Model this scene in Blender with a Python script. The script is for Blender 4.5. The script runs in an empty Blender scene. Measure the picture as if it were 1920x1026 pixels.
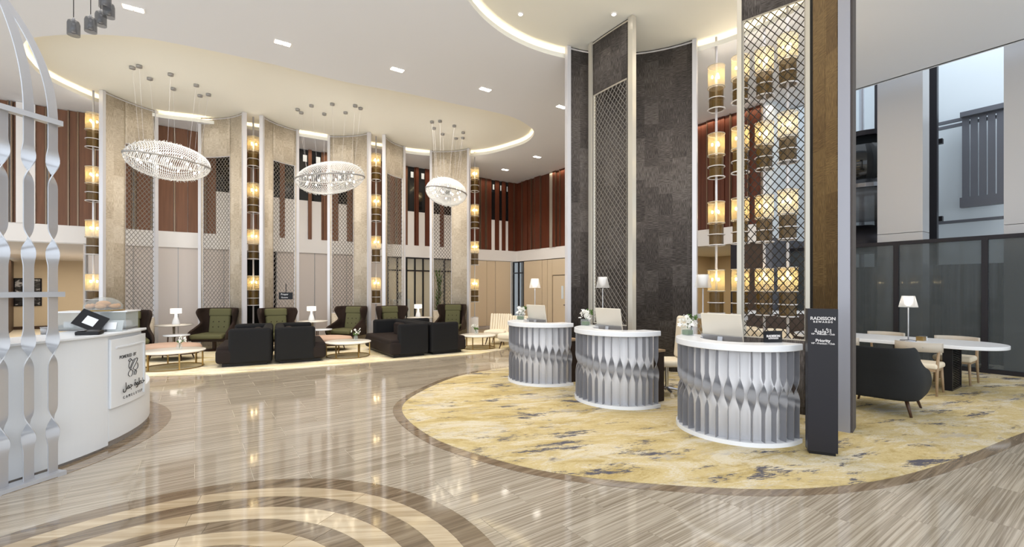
import bpy, bmesh, math, random
from mathutils import Vector, Matrix
random.seed(7)
PI = math.pi
S = bpy.context.scene
COL = S.collection
# ---------------------------------------------------------------- camera, world, light
EYE, FOC, HZ, CX = 1.65, 850.0, 541.0, 960.0
cd = bpy.data.cameras.new('camera'); cam = bpy.data.objects.new('camera', cd); COL.objects.link(cam)
cam.location = (0, 0, EYE); cam.rotation_euler = (PI/2, 0, 0)
cd.sensor_fit = 'HORIZONTAL'; cd.sensor_width = 36; cd.lens = FOC/1920*36
cd.shift_y = (HZ-513)/1920; cd.clip_start = .05; cd.clip_end = 200
S.camera = cam
w = bpy.data.worlds.new('world'); S.world = w; w.use_nodes = True
w.node_tree.nodes['Background'].inputs[0].default_value = (.84, .92, 1, 1)
w.node_tree.nodes['Background'].inputs[1].default_value = 1.3
S.view_settings.view_transform = 'Standard'; S.view_settings.look = 'None'
S.view_settings.gamma = 1; S.view_settings.use_curve_mapping = False
S.view_settings.exposure = 0.2
S.cycles.max_bounces = 8; S.cycles.transparent_max_bounces = 24; S.cycles.diffuse_bounces = 4
S.cycles.caustics_reflective = False; S.cycles.caustics_refractive = False
S.cycles.sample_clamp_indirect = 4
S.cycles.use_denoising = True
def area(loc, size, power, color=(.97, .98, 1), sy=None, rot=(0, 0, 0), spread=PI):
    d = bpy.data.lights.new('area_wash', 'AREA'); d.energy = power; d.color = color
    d.shape = 'RECTANGLE'; d.size = size; d.size_y = sy or size; d.spread = spread
    o = bpy.data.objects.new('area_wash', d); o.location = loc; o.rotation_euler = rot; COL.objects.link(o)
    o.visible_glossy = False
    return o
def point(loc, power, color=(1, .8, .55), r=.04):
    d = bpy.data.lights.new('bulb_light', 'POINT'); d.energy = power; d.color = color; d.shadow_soft_size = r
    o = bpy.data.objects.new('bulb_light', d); o.location = loc; o.visible_glossy = False; COL.objects.link(o); return o
# wide soft washes of the downlight field, under the ceiling, facing down
area((-7.5, 6.0, 6.2), 4, 90, sy=3); area((-1.5, 3.5, 6.2), 5, 90, sy=4); area((-3, 12.2, 6.2), 3, 60, sy=1.6, color=(1,.94,.86))
# fill panel added behind the camera, tilted up to brighten the ceiling
area((-1, -4.2, 2.6), 18, 620, sy=4.6, color=(.88, .94, 1), rot=(math.radians(97), 0, 0))
area((5.4, 8.6, 6.2), 3, 50, sy=3); area((7.5, 4.0, 6.2), 3, 50, sy=4)
# light grazing down the slatted walls from the ceiling line
area((4.2, 14.1, 6.2), .12, 45, color=(1, .82, .6), sy=9.5, rot=(0, 0, math.radians(35)))
area((-3.9, 16.75, 6.2), 9, 30, color=(1, .86, .68), sy=.12, rot=(0, 0, math.radians(35)))
area((2.1, 6.3, 6.4), 2.2, 60, color=(1, .95, .88))
sk = pp0 = area((11.6, 9.2, 8.9), 3, 110, color=(.86, .94, 1), sy=6, rot=(0, 0, math.radians(35)))  # added over the open atrium to brighten it like a skylight
area((-6.5, 9.6, 6.4), 2.5, 120, color=(1, .94, .85), rot=(0, 0, .5), sy=1.5)
area((-2.2, 12.6, 6.4), 2.5, 110, color=(1, .94, .85), rot=(0, 0, .5), sy=1.5)

def gp(px, py, z=0.0):
    """photo pixel on the horizontal plane z -> world xyz"""
    Y = FOC*(EYE-z)/(py-HZ); return Vector(((px-CX)*Y/FOC, Y, z))
def at(px, Y, z=0.0): return Vector(((px-CX)*Y/FOC, Y, z))
def zat(py, Y): return EYE-(py-HZ)*Y/FOC
TH = math.radians(35); U = Vector((math.cos(TH), math.sin(TH), 0)); V = Vector((-math.sin(TH), math.cos(TH), 0))
C0 = Vector((.212, 20, 0))           # inner corner of back and right wall
ZM, ZUP, ZL0, ZL1 = 6.27, 6.45, 2.83, 3.28

# ---------------------------------------------------------------- materials
def lin(c):
    return tuple(((v/255)/12.92 if v/255 <= .04045 else ((v/255+.055)/1.055)**2.4) for v in c)+(1,)
def mat(name, rgb, rough=.5, metal=0., spec=.5, alpha=1, trans=0, ior=1.45, emit=None, es=0, coat=0, var=0, vscale=5, bump=0, bscale=60, stretch=(1,1,1)):
    m = bpy.data.materials.new(name); m.use_nodes = True; nt = m.node_tree; b = nt.nodes['Principled BSDF']
    b.inputs['Base Color'].default_value = lin(rgb); b.inputs['Roughness'].default_value = rough
    b.inputs['Metallic'].default_value = metal; b.inputs['Specular IOR Level'].default_value = spec
    b.inputs['Alpha'].default_value = alpha; b.inputs['Transmission Weight'].default_value = trans
    b.inputs['IOR'].default_value = ior; b.inputs['Coat Weight'].default_value = coat
    if emit: b.inputs['Emission Color'].default_value = lin(emit); b.inputs['Emission Strength'].default_value = es
    if var or bump:
        tc = nt.nodes.new('ShaderNodeTexCoord'); mp = nt.nodes.new('ShaderNodeMapping'); mp.inputs['Scale'].default_value = stretch
        nt.links.new(tc.outputs['Object'], mp.inputs[0])
        if var:
            n = nt.nodes.new('ShaderNodeTexNoise'); n.inputs['Scale'].default_value = vscale; n.inputs['Detail'].default_value = 4
            nt.links.new(mp.outputs[0], n.inputs['Vector'])
            mx = nt.nodes.new('ShaderNodeMix'); mx.data_type = 'RGBA'
            c = lin(rgb); mx.inputs['A'].default_value = tuple(x*(1-var) for x in c[:3])+(1,); mx.inputs['B'].default_value = tuple(min(1, x*(1+var)) for x in c[:3])+(1,)
            nt.links.new(n.outputs[0], mx.inputs['Factor']); nt.links.new(mx.outputs['Result'], b.inputs['Base Color'])
        if bump:
            n2 = nt.nodes.new('ShaderNodeTexNoise'); n2.inputs['Scale'].default_value = bscale; nt.links.new(mp.outputs[0], n2.inputs['Vector'])
            bp = nt.nodes.new('ShaderNodeBump'); bp.inputs['Strength'].default_value = bump; bp.inputs['Distance'].default_value = .01
            nt.links.new(n2.outputs[0], bp.inputs['Height']); nt.links.new(bp.outputs[0], b.inputs['Normal'])
    return m
class NT:
    def __init__(s, m): s.t = m.node_tree; s.b = s.t.nodes['Principled BSDF']
    def n(s, k, **kw):
        x = s.t.nodes.new(k)
        for a, v in kw.items(): setattr(x, a, v)
        return x
    def l(s, a, b): s.t.links.new(a, b)
    def math(s, op, a, b=None, c=None):
        x = s.n('ShaderNodeMath', operation=op)
        for i, v in enumerate((a, b, c)):
            if v is None: continue
            if isinstance(v, (int, float)): x.inputs[i].default_value = v
            else: s.l(v, x.inputs[i])
        return x.outputs[0]
    def mix(s, f, a, b):
        x = s.n('ShaderNodeMix', data_type='RGBA')
        for k, v in (('Factor', f), ('A', a), ('B', b)):
            if isinstance(v, (int, float)): x.inputs[k].default_value = v
            elif isinstance(v, tuple): x.inputs[k].default_value = lin(v) if len(v) == 3 else v
            else: s.l(v, x.inputs[k])
        return x.outputs['Result']
    def noise(s, vec, scale, detail=3, rough=.5, dist=0):
        x = s.n('ShaderNodeTexNoise'); x.inputs['Scale'].default_value = scale; x.inputs['Detail'].default_value = detail
        x.inputs['Roughness'].default_value = rough; x.inputs['Distortion'].default_value = dist; s.l(vec, x.inputs['Vector']); return x.outputs[0]
    def mapping(s, vec, scale=(1,1,1), rot=(0,0,0), loc=(0,0,0)):
        x = s.n('ShaderNodeMapping'); x.inputs['Scale'].default_value = scale; x.inputs['Rotation'].default_value = rot; x.inputs['Location'].default_value = loc
        s.l(vec, x.inputs[0]); return x.outputs[0]
    def ramp(s, f, stops):
        x = s.n('ShaderNodeValToRGB'); e = x.color_ramp.elements
        while len(e) < len(stops): e.new(.5)
        for i, (p, c) in enumerate(stops): e[i].position = p; e[i].color = lin(c) if len(c) == 3 else c
        s.l(f, x.inputs[0]); return x.outputs[0]
def marble(name, light, dark, rough=.07, veins=1., tiles=True, rot=35, warm=None):
    m = mat(name, light, rough, spec=.9, ior=1.7); N = NT(m); g = N.n('ShaderNodeNewGeometry').outputs['Position']
    r = N.mapping(g, rot=(0, 0, math.radians(-rot)))
    sp = N.n('ShaderNodeSeparateXYZ'); N.l(r, sp.inputs[0])
    if tiles:
        row = N.math('FLOOR', N.math('DIVIDE', sp.outputs[1], .4))
        col = N.math('FLOOR', N.math('ADD', N.math('DIVIDE', sp.outputs[0], .84), N.math('MULTIPLY', N.math('MODULO', N.math('ABSOLUTE', row), 2), .5)))
        cb = N.n('ShaderNodeCombineXYZ'); N.l(row, cb.inputs[0]); N.l(col, cb.inputs[1])
        wn = N.n('ShaderNodeTexWhiteNoise'); N.l(cb.outputs[0], wn.inputs[0]); rnd = wn.outputs[0]
    else:
        oi = N.n('ShaderNodeObjectInfo'); rnd = oi.outputs['Random']
    cb2 = N.n('ShaderNodeCombineXYZ'); N.l(N.math('ADD', sp.outputs[0], N.math('MULTIPLY', rnd, 7)), cb2.inputs[0]); N.l(sp.outputs[1], cb2.inputs[1]); N.l(N.math('MULTIPLY', rnd, 3), cb2.inputs[2])
    v1 = N.noise(N.mapping(cb2.outputs[0], (.7, 26*veins, 1)), 1, 5, .6, .35)
    v2 = N.noise(N.mapping(cb2.outputs[0], (2.5, 75*veins, 1)), 1, 3, .6, .2)
    f = N.math('ADD', N.math('MULTIPLY', v1, .75), N.math('MULTIPLY', v2, .25))
    f = N.math('ADD', f, N.math('MULTIPLY', N.math('SUBTRACT', rnd, .5), .05))
    mid = tuple((a*.5+b*.5) for a, b in zip(light, dark))
    c = N.ramp(f, [(.36, dark), (.47, mid), (.54, light), (.64, tuple(min(255, x+16) for x in light))])
    N.l(c, N.b.inputs['Base Color'])
    return m
def wallpaper(name, base, dark, light, metal=0):
    m = mat(name, base, .75, spec=.3); N = NT(m); uv = N.n('ShaderNodeTexCoord').outputs['UV']
    sp = N.n('ShaderNodeSeparateXYZ'); N.l(uv, sp.inputs[0])
    def cell(w_, h_, off):
        c = N.math('FLOOR', N.math('DIVIDE', sp.outputs[0], w_)); r = N.math('FLOOR', N.math('ADD', N.math('DIVIDE', sp.outputs[1], h_), N.math('MULTIPLY', c, off)))
        cb = N.n('ShaderNodeCombineXYZ'); N.l(c, cb.inputs[0]); N.l(r, cb.inputs[1]); wn = N.n('ShaderNodeTexWhiteNoise'); N.l(cb.outputs[0], wn.inputs[0]); return wn.outputs[0]
    c1 = cell(.27, .42, .37); c2 = cell(.27, .21, .61)
    n1 = N.noise(N.mapping(uv, (9, 95, 1)), 1, 2, .7); n2 = N.noise(N.mapping(uv, (95, 9, 1)), 1, 2, .7)
    sel = N.math('GREATER_THAN', c2, .5)
    wv = N.mix(sel, n1, n2)
    f = N.math('ADD', N.math('MULTIPLY', wv, 1.0), N.math('MULTIPLY', N.math('SUBTRACT', c1, .5), .16))
    N.l(N.ramp(f, [(.3, dark), (.5, base), (.72, light)]), N.b.inputs['Base Color'])
    bp = N.n('ShaderNodeBump'); bp.inputs['Strength'].default_value = .3; bp.inputs['Distance'].default_value = .004; N.l(wv, bp.inputs['Height']); N.l(bp.outputs[0], N.b.inputs['Normal'])
    return m
def carpet(name, cream, mustard, pale, ink, inkamt=.6, sc=1.):
    m = mat(name, cream, .95, spec=.1); N = NT(m); g = N.n('ShaderNodeNewGeometry').outputs['Position']
    r = N.mapping(g, (sc, sc, sc), rot=(0, 0, math.radians(-15)))
    a = N.noise(N.mapping(r, (.5, 1.2, 1)), 1, 9, .76, .9)
    b = N.noise(N.mapping(r, (1.0, 2.4, 1), loc=(5, 9, 2)), 1, 9, .78, .6)
    d = N.noise(N.mapping(r, (14, 60, 1)), 1, 3, .8)
    k = N.noise(N.mapping(r, (.8, 2.6, 1), loc=(21, 3, 7)), 1, 3, .6, .3)
    k2 = N.noise(N.mapping(r, (6, 26, 1), loc=(2, 3, 7)), 1, 4, .75)
    f = N.math('ADD', N.math('MULTIPLY', a, .68), N.math('ADD', N.math('MULTIPLY', d, .32), 0))
    c = N.ramp(f, [(.40, mustard), (.46, cream), (.50, cream), (.545, pale), (.62, pale)])
    f2 = N.math('ADD', N.math('MULTIPLY', b, .7), N.math('MULTIPLY', d, .3))
    c = N.mix(N.ramp(f2, [(.52, (0,0,0)), (.60, (255,255,255))]), c, mustard)
    f3 = N.math('ADD', N.math('MULTIPLY', k, .62), N.math('MULTIPLY', k2, .38))
    c = N.mix(N.math('MULTIPLY', N.ramp(f3, [(.555, (0,0,0)), (.595, (255,255,255))]), inkamt), c, ink)
    f4 = N.math('ADD', N.math('MULTIPLY', N.noise(N.mapping(r, (.7, 2.1, 1), loc=(40, 13, 7)), 1, 3, .6, .3), .6), N.math('MULTIPLY', k2, .4))
    c = N.mix(N.math('MULTIPLY', N.ramp(f4, [(.56, (0,0,0)), (.62, (255,255,255))]), .6), c, (168, 163, 160))
    N.l(c, N.b.inputs['Base Color'])
    bp = N.n('ShaderNodeBump'); bp.inputs['Strength'].default_value = .4; bp.inputs['Distance'].default_value = .01; N.l(d, bp.inputs['Height']); N.l(bp.outputs[0], N.b.inputs['Normal'])
    return m
def thin(name, rgb, t=.7, rough=.05, transl=False, metal=0):
    """thin see-through sheet: part clear, part tinted gloss (or translucent)"""
    m = bpy.data.materials.new(name); m.use_nodes = True; nt = m.node_tree; nt.nodes.remove(nt.nodes['Principled BSDF'])
    o = nt.nodes['Material Output']; tr = nt.nodes.new('ShaderNodeBsdfTransparent'); mx = nt.nodes.new('ShaderNodeMixShader')
    if transl:
        a = nt.nodes.new('ShaderNodeBsdfTranslucent'); a.inputs[0].default_value = lin(rgb)
        b = nt.nodes.new('ShaderNodeBsdfDiffuse'); b.inputs[0].default_value = lin(rgb); s = nt.nodes.new('ShaderNodeMixShader'); s.inputs[0].default_value = .4
        nt.links.new(a.outputs[0], s.inputs[1]); nt.links.new(b.outputs[0], s.inputs[2])
    else:
        s = nt.nodes.new('ShaderNodeBsdfPrincipled'); s.inputs['Base Color'].default_value = lin(rgb); s.inputs['Roughness'].default_value = rough; s.inputs['Metallic'].default_value = metal
    if not transl: tr.inputs[0].default_value = tuple(.5+.5*x for x in lin(rgb)[:3])+(1,)
    mx.inputs[0].default_value = 1-t
    nt.links.new(tr.outputs[0], mx.inputs[1]); nt.links.new(s.outputs[0], mx.inputs[2]); nt.links.new(mx.outputs[0], o.inputs[0])
    return m
def glow(name, rgb, s):
    m = bpy.data.materials.new(name); m.use_nodes = True; nt = m.node_tree; nt.nodes.remove(nt.nodes['Principled BSDF'])
    e = nt.nodes.new('ShaderNodeEmission'); e.inputs[0].default_value = lin(rgb); e.inputs[1].default_value = s
    nt.links.new(e.outputs[0], nt.nodes['Material Output'].inputs[0]); return m
M = dict(
 ceil=mat('ceiling_paint', (236,238,246), .8), cove=mat('cove_paint', (246,244,236), .8), white=mat('white_paint', (232,228,226), .6),
 grout=mat('grout', (205,196,178), .6),
 tile=marble('marble_tile', (170,159,142), (130,117,100), veins=2.2),
 darkstone=marble('brown_marble', (124,108,88), (94,79,62), veins=.8, tiles=False), tanstone=marble('tan_marble', (186,168,140), (160,140,110), veins=.5, tiles=False, rot=5),
 border=marble('border_marble', (136,119,98), (108,92,74), tiles=False),
 carpet=carpet('reception_carpet', (188,170,126), (164,144,94), (200,190,168), (78,78,90), .95, 1.8),
 rug=carpet('lounge_rug', (218,205,170), (200,182,136), (230,220,200), (120,110,110), .5),
 paper=wallpaper('beige_wallpaper', (200,186,166), (166,152,132), (222,212,197)),
 paperd=wallpaper('charcoal_wallpaper', (80,74,71), (52,48,47), (112,106,102)),
 gold=wallpaper('warm_lit_wallpaper', (100,80,52), (80,62,40), (122,100,66)),  # wallpaper with the warm light on it put into its colour
 frame=mat('pearl_metal', (222,220,224), .32, .35), lattice=mat('lattice_metal', (150,146,142), .35, .8), latticed=mat('dark_lattice_metal', (80,76,72), .4, .7), champagne=mat('champagne_metal', (204,198,186), .3, .5),
 silver=mat('silver_paint', (196,198,204), .3, .55), fin=mat('fin_silver', (152,152,157), .32, .5), brass=mat('brass', (176,146,92), .3, .9), chrome=mat('chrome', (200,200,205), .15, 1),
 steel=mat('brushed_steel', (172,170,170), .35, .6), dark=mat('dark_metal', (52,50,54), .4, .6),
 wood=mat('walnut_board', (116,80,60), .45, var=.35, vscale=3, stretch=(8,8,.4)), wood_shaded=mat('shaded_walnut_board', (92,48,32), .4, var=.35, vscale=3, stretch=(8,8,.4)),  # second walnut is the same wood, shade of the right side in its colour
 strip=mat('metal_strip', (150,128,108), .3, .8), black=mat('black_gap', (14,13,14), .6), glassd=mat('dark_window_glass', (24,26,28), .08, spec=.8),
 greige=mat('greige_wall', (206,196,190), .55), gloss=mat('gloss_beige_panel', (214,194,166), .12, spec=.7, coat=.3), beige=mat('beige_wall', (206,190,164), .6), brown=mat('brown_wall', (74,58,48), .5),
 counter=mat('white_counter', (218,221,225), .25), solid=mat('white_stone', (222,223,226), .25), drum=mat('drum_white', (236,234,236), .35),
 green=mat('olive_fabric', (94,92,64), .85, bump=.3, bscale=300), choc=mat('chocolate_fabric', (48,36,30), .85, bump=.3, bscale=300), char=mat('charcoal_fabric', (30,31,32), .8, bump=.3, bscale=300),
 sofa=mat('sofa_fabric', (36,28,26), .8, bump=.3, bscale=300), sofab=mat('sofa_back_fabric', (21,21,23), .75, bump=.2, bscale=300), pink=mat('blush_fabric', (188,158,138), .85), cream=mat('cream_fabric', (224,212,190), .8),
 top=mat('marble_top', (228,220,208), .2, var=.08, vscale=6), oak=mat('oak', (158,134,106), .45, var=.15, vscale=4, stretch=(1,1,8)), leg=mat('dark_wood', (70,48,34), .4), 
 clear=thin('clear_glass', (235,240,240), .82), smoke=thin('smoked_glass', (104,80,38), .38, .1), smokeg=thin('grey_smoked_glass', (110,110,112), .6, .08), mesh=thin('gold_mesh_glass', (232,206,150), .68, transl=True),
 rod=thin('crystal_rod', (222,222,222), .35, .15), pane=thin('partition_glass', (120,126,128), .74, .03), shadeg=thin('lamp_glass', (240,240,240), .6, transl=True),
 bulb=glow('lit_bulb', (255,232,180), 22), bulbw=glow('lit_crystal_bulb', (255,238,205), 16), led=glow('led_strip', (255,234,192), 17), down=glow('downlight_glow', (255,246,232), 12), shade=glow('lit_shade', (255,246,230), 1.6), shadew=mat('white_shade', (235,232,230), .5),
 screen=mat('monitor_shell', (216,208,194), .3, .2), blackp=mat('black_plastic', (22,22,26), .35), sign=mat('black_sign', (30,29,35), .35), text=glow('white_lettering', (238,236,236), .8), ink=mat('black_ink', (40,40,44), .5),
 leaf=mat('leaf', (70,100,40), .5), petal=mat('orchid_petal', (244,242,236), .5), paleb=mat('pale_panel', (214,222,228), .4), pillar=mat('pillar_cladding', (190,188,188), .35, .35), louv=mat('grey_shutter', (112,114,122), .4, .4),
 rail=mat('pale_oak', (186,176,162), .4), finm=mat('grey_cladding_metal', (158,158,166), .35, .4), bread=mat('bread', (190,140,90), .7), acryl=mat('acrylic', (200,205,205), .1, alpha=.45), curtain=mat('dark_curtain', (70,72,76), .8))

# ---------------------------------------------------------------- mesh helpers
class MB:
    def __init__(s): s.v = []; s.f = []; s.uv = {}
    def add(s, vs, fs): n = len(s.v); s.v += [tuple(v) for v in vs]; s.f += [tuple(i+n for i in f) for f in fs]; return s
    def box(s, c, d, rz=0, mtx=None):
        x, y, z = d[0]/2, d[1]/2, d[2]/2; R = Matrix.Rotation(rz, 3, 'Z') if mtx is None else mtx
        vs = [Vector(c)+R@Vector((a*x, b*y, e*z)) for a in (-1, 1) for b in (-1, 1) for e in (-1, 1)]
        return s.add(vs, [(0,1,3,2),(4,6,7,5),(0,4,5,1),(2,3,7,6),(0,2,6,4),(1,5,7,3)])
    def seg(s, a, b, w, z0, z1, side=0):
        """upright slab from a to b (plan), thickness w; side -1/0/1 shifts it"""
        a = Vector(a[:2]); b = Vector(b[:2]); d = (b-a).normalized(); n = Vector((-d.y, d.x))
        o0 = n*(w*(side-1)/2); o1 = n*(w*(side+1)/2)
        p = [a+o0, b+o0, b+o1, a+o1]; return s.prism(p, z0, z1)
    def prism(s, p, z0, z1):
        n = len(p); vs = [(q[0], q[1], z0) for q in p]+[(q[0], q[1], z1) for q in p]
        return s.add(vs, [tuple(range(n))[::-1], tuple(range(n, 2*n))]+[(i, (i+1) % n, n+(i+1) % n, n+i) for i in range(n)])
    def lathe(s, prof, c=(0,0,0), n=24, sx=1, sy=1, caps=True):
        c = Vector(c); vs = []; fs = []
        for r, z in prof:
            for i in range(n): a = 2*PI*i/n; vs.append(c+Vector((r*sx*math.cos(a), r*sy*math.sin(a), z)))
        for k in range(len(prof)-1):
            for i in range(n): j = (i+1) % n; fs.append((k*n+i, k*n+j, (k+1)*n+j, (k+1)*n+i))
        if caps: fs += [tuple(range(n))[::-1], tuple(range((len(prof)-1)*n, len(prof)*n))]
        return s.add(vs, fs)
    def tube(s, path, r, n=6, closed=False):
        P = [Vector(p) for p in path]; vs = []; fs = []; m = len(P); rr = r if isinstance(r, (list, tuple)) else [r]*m
        ref = None
        for k in range(m):
            a = P[(k-1) % m] if closed or k > 0 else P[k]; b = P[(k+1) % m] if closed or k < m-1 else P[k]
            t = (b-a).normalized()
            if ref is None: ref = Vector((0,0,1)) if abs(t.z) < .9 else Vector((1,0,0))
            x = t.cross(ref); x = x.normalized() if x.length > 1e-5 else Vector((1,0,0)); y = x.cross(t).normalized(); ref = y
            for i in range(n): g = 2*PI*i/n; vs.append(P[k]+x*(rr[k]*math.cos(g))+y*(rr[k]*math.sin(g)))
        for k in range(m if closed else m-1):
            k2 = (k+1) % m
            for i in range(n): j = (i+1) % n; fs.append((k*n+i, k*n+j, k2*n+j, k2*n+i))
        if not closed: fs += [tuple(range(n))[::-1], tuple(range((m-1)*n, m*n))]
        return s.add(vs, fs)
    def ring(s, r, z, t=.008, c=(0,0), n=24): return s.tube([(c[0]+r*math.cos(2*PI*i/n), c[1]+r*math.sin(2*PI*i/n), z) for i in range(n)], t, 5, True)
    def arcslab(s, c, r0, r1, a0, a1, z0, z1, n=40):
        o = [(c[0]+r1*math.cos(a0+(a1-a0)*i/n), c[1]+r1*math.sin(a0+(a1-a0)*i/n)) for i in range(n+1)]
        q = [(c[0]+r0*math.cos(a0+(a1-a0)*i/n), c[1]+r0*math.sin(a0+(a1-a0)*i/n)) for i in range(n+1)]
        m = n+1; vs = [(x, y, z0) for x, y in o+q]+[(x, y, z1) for x, y in o+q]; fs = []
        for i in range(n):
            fs += [(i, i+1, 2*m+i+1, 2*m+i), (m+i, 3*m+i, 3*m+i+1, m+i+1), (2*m+i, 2*m+i+1, 3*m+i+1, 3*m+i), (i, m+i, m+i+1, i+1)]
        fs += [(0, 2*m, 3*m, m), (n, m+n, 3*m+n, 2*m+n)]
        return s.add(vs, fs)
    def grid(s, fn, nu, nv, closed=False):
        vs = [fn(i/nu, j/nv) for j in range(nv+1) for i in range(nu+1)]
        return s.add(vs, [(j*(nu+1)+i, j*(nu+1)+i+1, (j+1)*(nu+1)+i+1, (j+1)*(nu+1)+i) for j in range(nv) for i in range(nu)])
    def blob(s, c, r, n=10, m=6):
        return s.lathe([(max(1e-4, math.sin(PI*k/m))*1, -math.cos(PI*k/m)*r[2]) for k in range(m+1)], c, n, r[0], r[1], caps=False)
    def build(s, name, m, parent=None, smooth=False, bevel=0, solid=0, subd=0, kind=None, uvs=None):
        me = bpy.data.meshes.new(name); me.from_pydata(s.v, [], s.f); 
        if smooth: me.polygons.foreach_set('use_smooth', [True]*len(me.polygons))
        if uvs:
            l = me.uv_layers.new(name='UVMap')
            for p in me.polygons:
                for li in p.loop_indices: l.data[li].uv = uvs[me.loops[li].vertex_index]
        me.materials.append(M[m] if isinstance(m, str) else m); me.validate()
        return link(name, me, parent, bevel, solid, subd, kind)
def link(name, me, parent=None, bevel=0, solid=0, subd=0, kind=None):
    o = bpy.data.objects.new(name, me); COL.objects.link(o)
    if parent: o.parent = parent
    if solid: d = o.modifiers.new('solid', 'SOLIDIFY'); d.thickness = solid; d.offset = 0
    if bevel: d = o.modifiers.new('bevel', 'BEVEL'); d.width = bevel; d.segments = 3; d.limit_method = 'ANGLE'; d.angle_limit = .6; me.polygons.foreach_set('use_smooth', [True]*len(me.polygons)); 
    if bevel: w_ = o.modifiers.new('wn', 'WEIGHTED_NORMAL')
    if subd: d = o.modifiers.new('sub', 'SUBSURF'); d.levels = subd; d.render_levels = subd
    if kind: o['kind'] = kind
    return o
def thing(name, label, cat, loc=(0,0,0), rz=0, group=None):
    o = bpy.data.objects.new(name, None); COL.objects.link(o); o.location = loc; o.rotation_euler = (0,0,rz); o['label'] = label; o['category'] = cat
    if group: o['group'] = group
    o.empty_display_size = .1
    return o
def tag(o, label, cat, group=None):
    o['label'] = label; o['category'] = cat
    if group: o['group'] = group
    return o
def struct(o): o['kind'] = 'structure'; return o
KIDS = {}
def copy_tree(o, label=None, loc=None, rz=None, group=None):
    allo = list(bpy.data.objects)
    kids = {}
    for q in allo:
        if q.parent: kids.setdefault(q.parent.name, []).append(q)
    def rec(x, par):
        c = x.copy(); COL.objects.link(c)
        if par: c.parent = par
        for ch in kids.get(x.name, []): rec(ch, c)
        return c
    r = rec(o, None)
    bpy.context.view_layer.update() if False else None
    if label: r['label'] = label
    if loc is not None: r.location = loc
    if rz is not None: r.rotation_euler = (0,0,rz)
    if group: r['group'] = group
    return r
def text(name, body, size, m, parent, loc, rot, ext=.002, align='CENTER', bold=0, spacing=1.0):
    c = bpy.data.curves.new(name, 'FONT'); c.body = body; c.size = size; c.extrude = ext; c.align_x = align; c.align_y = 'CENTER'; c.offset = bold; c.space_character = spacing
    c.materials.append(M[m]); t_ = bpy.data.objects.new('tmp_lettering', c); COL.objects.link(t_); bpy.context.view_layer.update()
    me = bpy.data.meshes.new_from_object(t_.evaluated_get(bpy.context.evaluated_depsgraph_get())); bpy.data.objects.remove(t_); bpy.data.curves.remove(c)
    o = bpy.data.objects.new(name, me); COL.objects.link(o); o.parent = parent; o.location = loc; o.rotation_euler = rot
    return o
# ================================================================ floor
gr = MB().box((0, 8, -.0525), (40, 36, .1)).build('floor', 'grout'); struct(gr)
def inpoly(p, poly):
    r = False; j = len(poly)-1
    for i in range(len(poly)):
        a, b = poly[i], poly[j]
        if (a[1] > p[1]) != (b[1] > p[1]) and p[0] < (b[0]-a[0])*(p[1]-a[1])/(b[1]-a[1])+a[0]: r = not r
        j = i
    return r
def catmull(P, n=8, closed=True):
    out = []; m = len(P)
    for i in range(m if closed else m-1):
        p0, p1, p2, p3 = (P[(i+k) % m] if closed else P[min(max(i+k, 0), m-1)] for k in (-1, 0, 1, 2))
        for k in range(n):
            t = k/n; out.append(tuple(.5*((2*p1[j])+(-p0[j]+p2[j])*t+(2*p0[j]-5*p1[j]+4*p2[j]-p3[j])*t*t+(-p0[j]+3*p1[j]-3*p2[j]+p3[j])*t**3) for j in (0, 1)))
    return out
def offset(P, d):
    out = []; n = len(P)
    for i in range(n):
        a, b = Vector(P[i-1]), Vector(P[(i+1) % n]); t = (b-a).normalized(); out.append((P[i][0]+t.y*d, P[i][1]-t.x*d))
    return out
CARP = [(-.84,8.71),(-1.35,7.6),(-1.52,6.27),(-.9,5.03),(-.03,4.27),(.65,3.95),(1.47,3.77),(2.3,3.72),(3.19,3.9),(4.28,4.37),(5.85,5.18),(7.6,6.0),(9.2,6.7),(9.9,7.75),(8.3,10.0),(7.0,11.6),(5.6,11.2),(3.6,10.6),(1.6,10.2),(.3,9.7)]
CARP = catmull(CARP, 8)
MED = Vector((-1.78, 2.06)); RMED = 1.87
def tile_quad(i, j):
    x0 = (i-.5*(abs(j) % 2))*.84; y0 = j*.4; g = .0018
    q = [(x0+g, y0+g), (x0+.84-g, y0+g), (x0+.84-g, y0+.4-g), (x0+g, y0+.4-g)]
    return [Vector((x*U.x+y*V.x, x*U.y+y*V.y)) for x, y in q]
cand = []
for j in range(-20, 52):
    for i in range(-24, 26):
        q = tile_quad(i, j); c = sum(q, Vector((0, 0)))/4
        if c.y < .6 or c.y > 21 or abs(c.x) > max(2.2, 1.25*c.y+.8) or c.x > 10: continue
        if all((p-MED).length < RMED-.02 for p in q) or all(inpoly(p, CARP) for p in q): continue
        if c.dot(Vector(V[:2])) > C0.dot(V)+.3 and c.x > -11: continue
        cand.append((c.length, c, q))
cand.sort(key=lambda t: t[0]); vis = [t for t in cand if t[1].y > 2.6 and abs(t[1].x) < 1.16*t[1].y+.3]
single = vis[:298]; ids = set(id(t) for t in single)
for t in single:
    c = t[1]; mb = MB().prism([p-c for p in t[2]], -.012, 0); o = mb.build('tile', 'tile', gr); o.location = (c.x, c.y, 0)
mb = MB()
for t in cand:
    if id(t) not in ids: mb.prism(t[2], -.012, 0)
mb.build('tile_field', 'tile', gr, kind='stuff')
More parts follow.
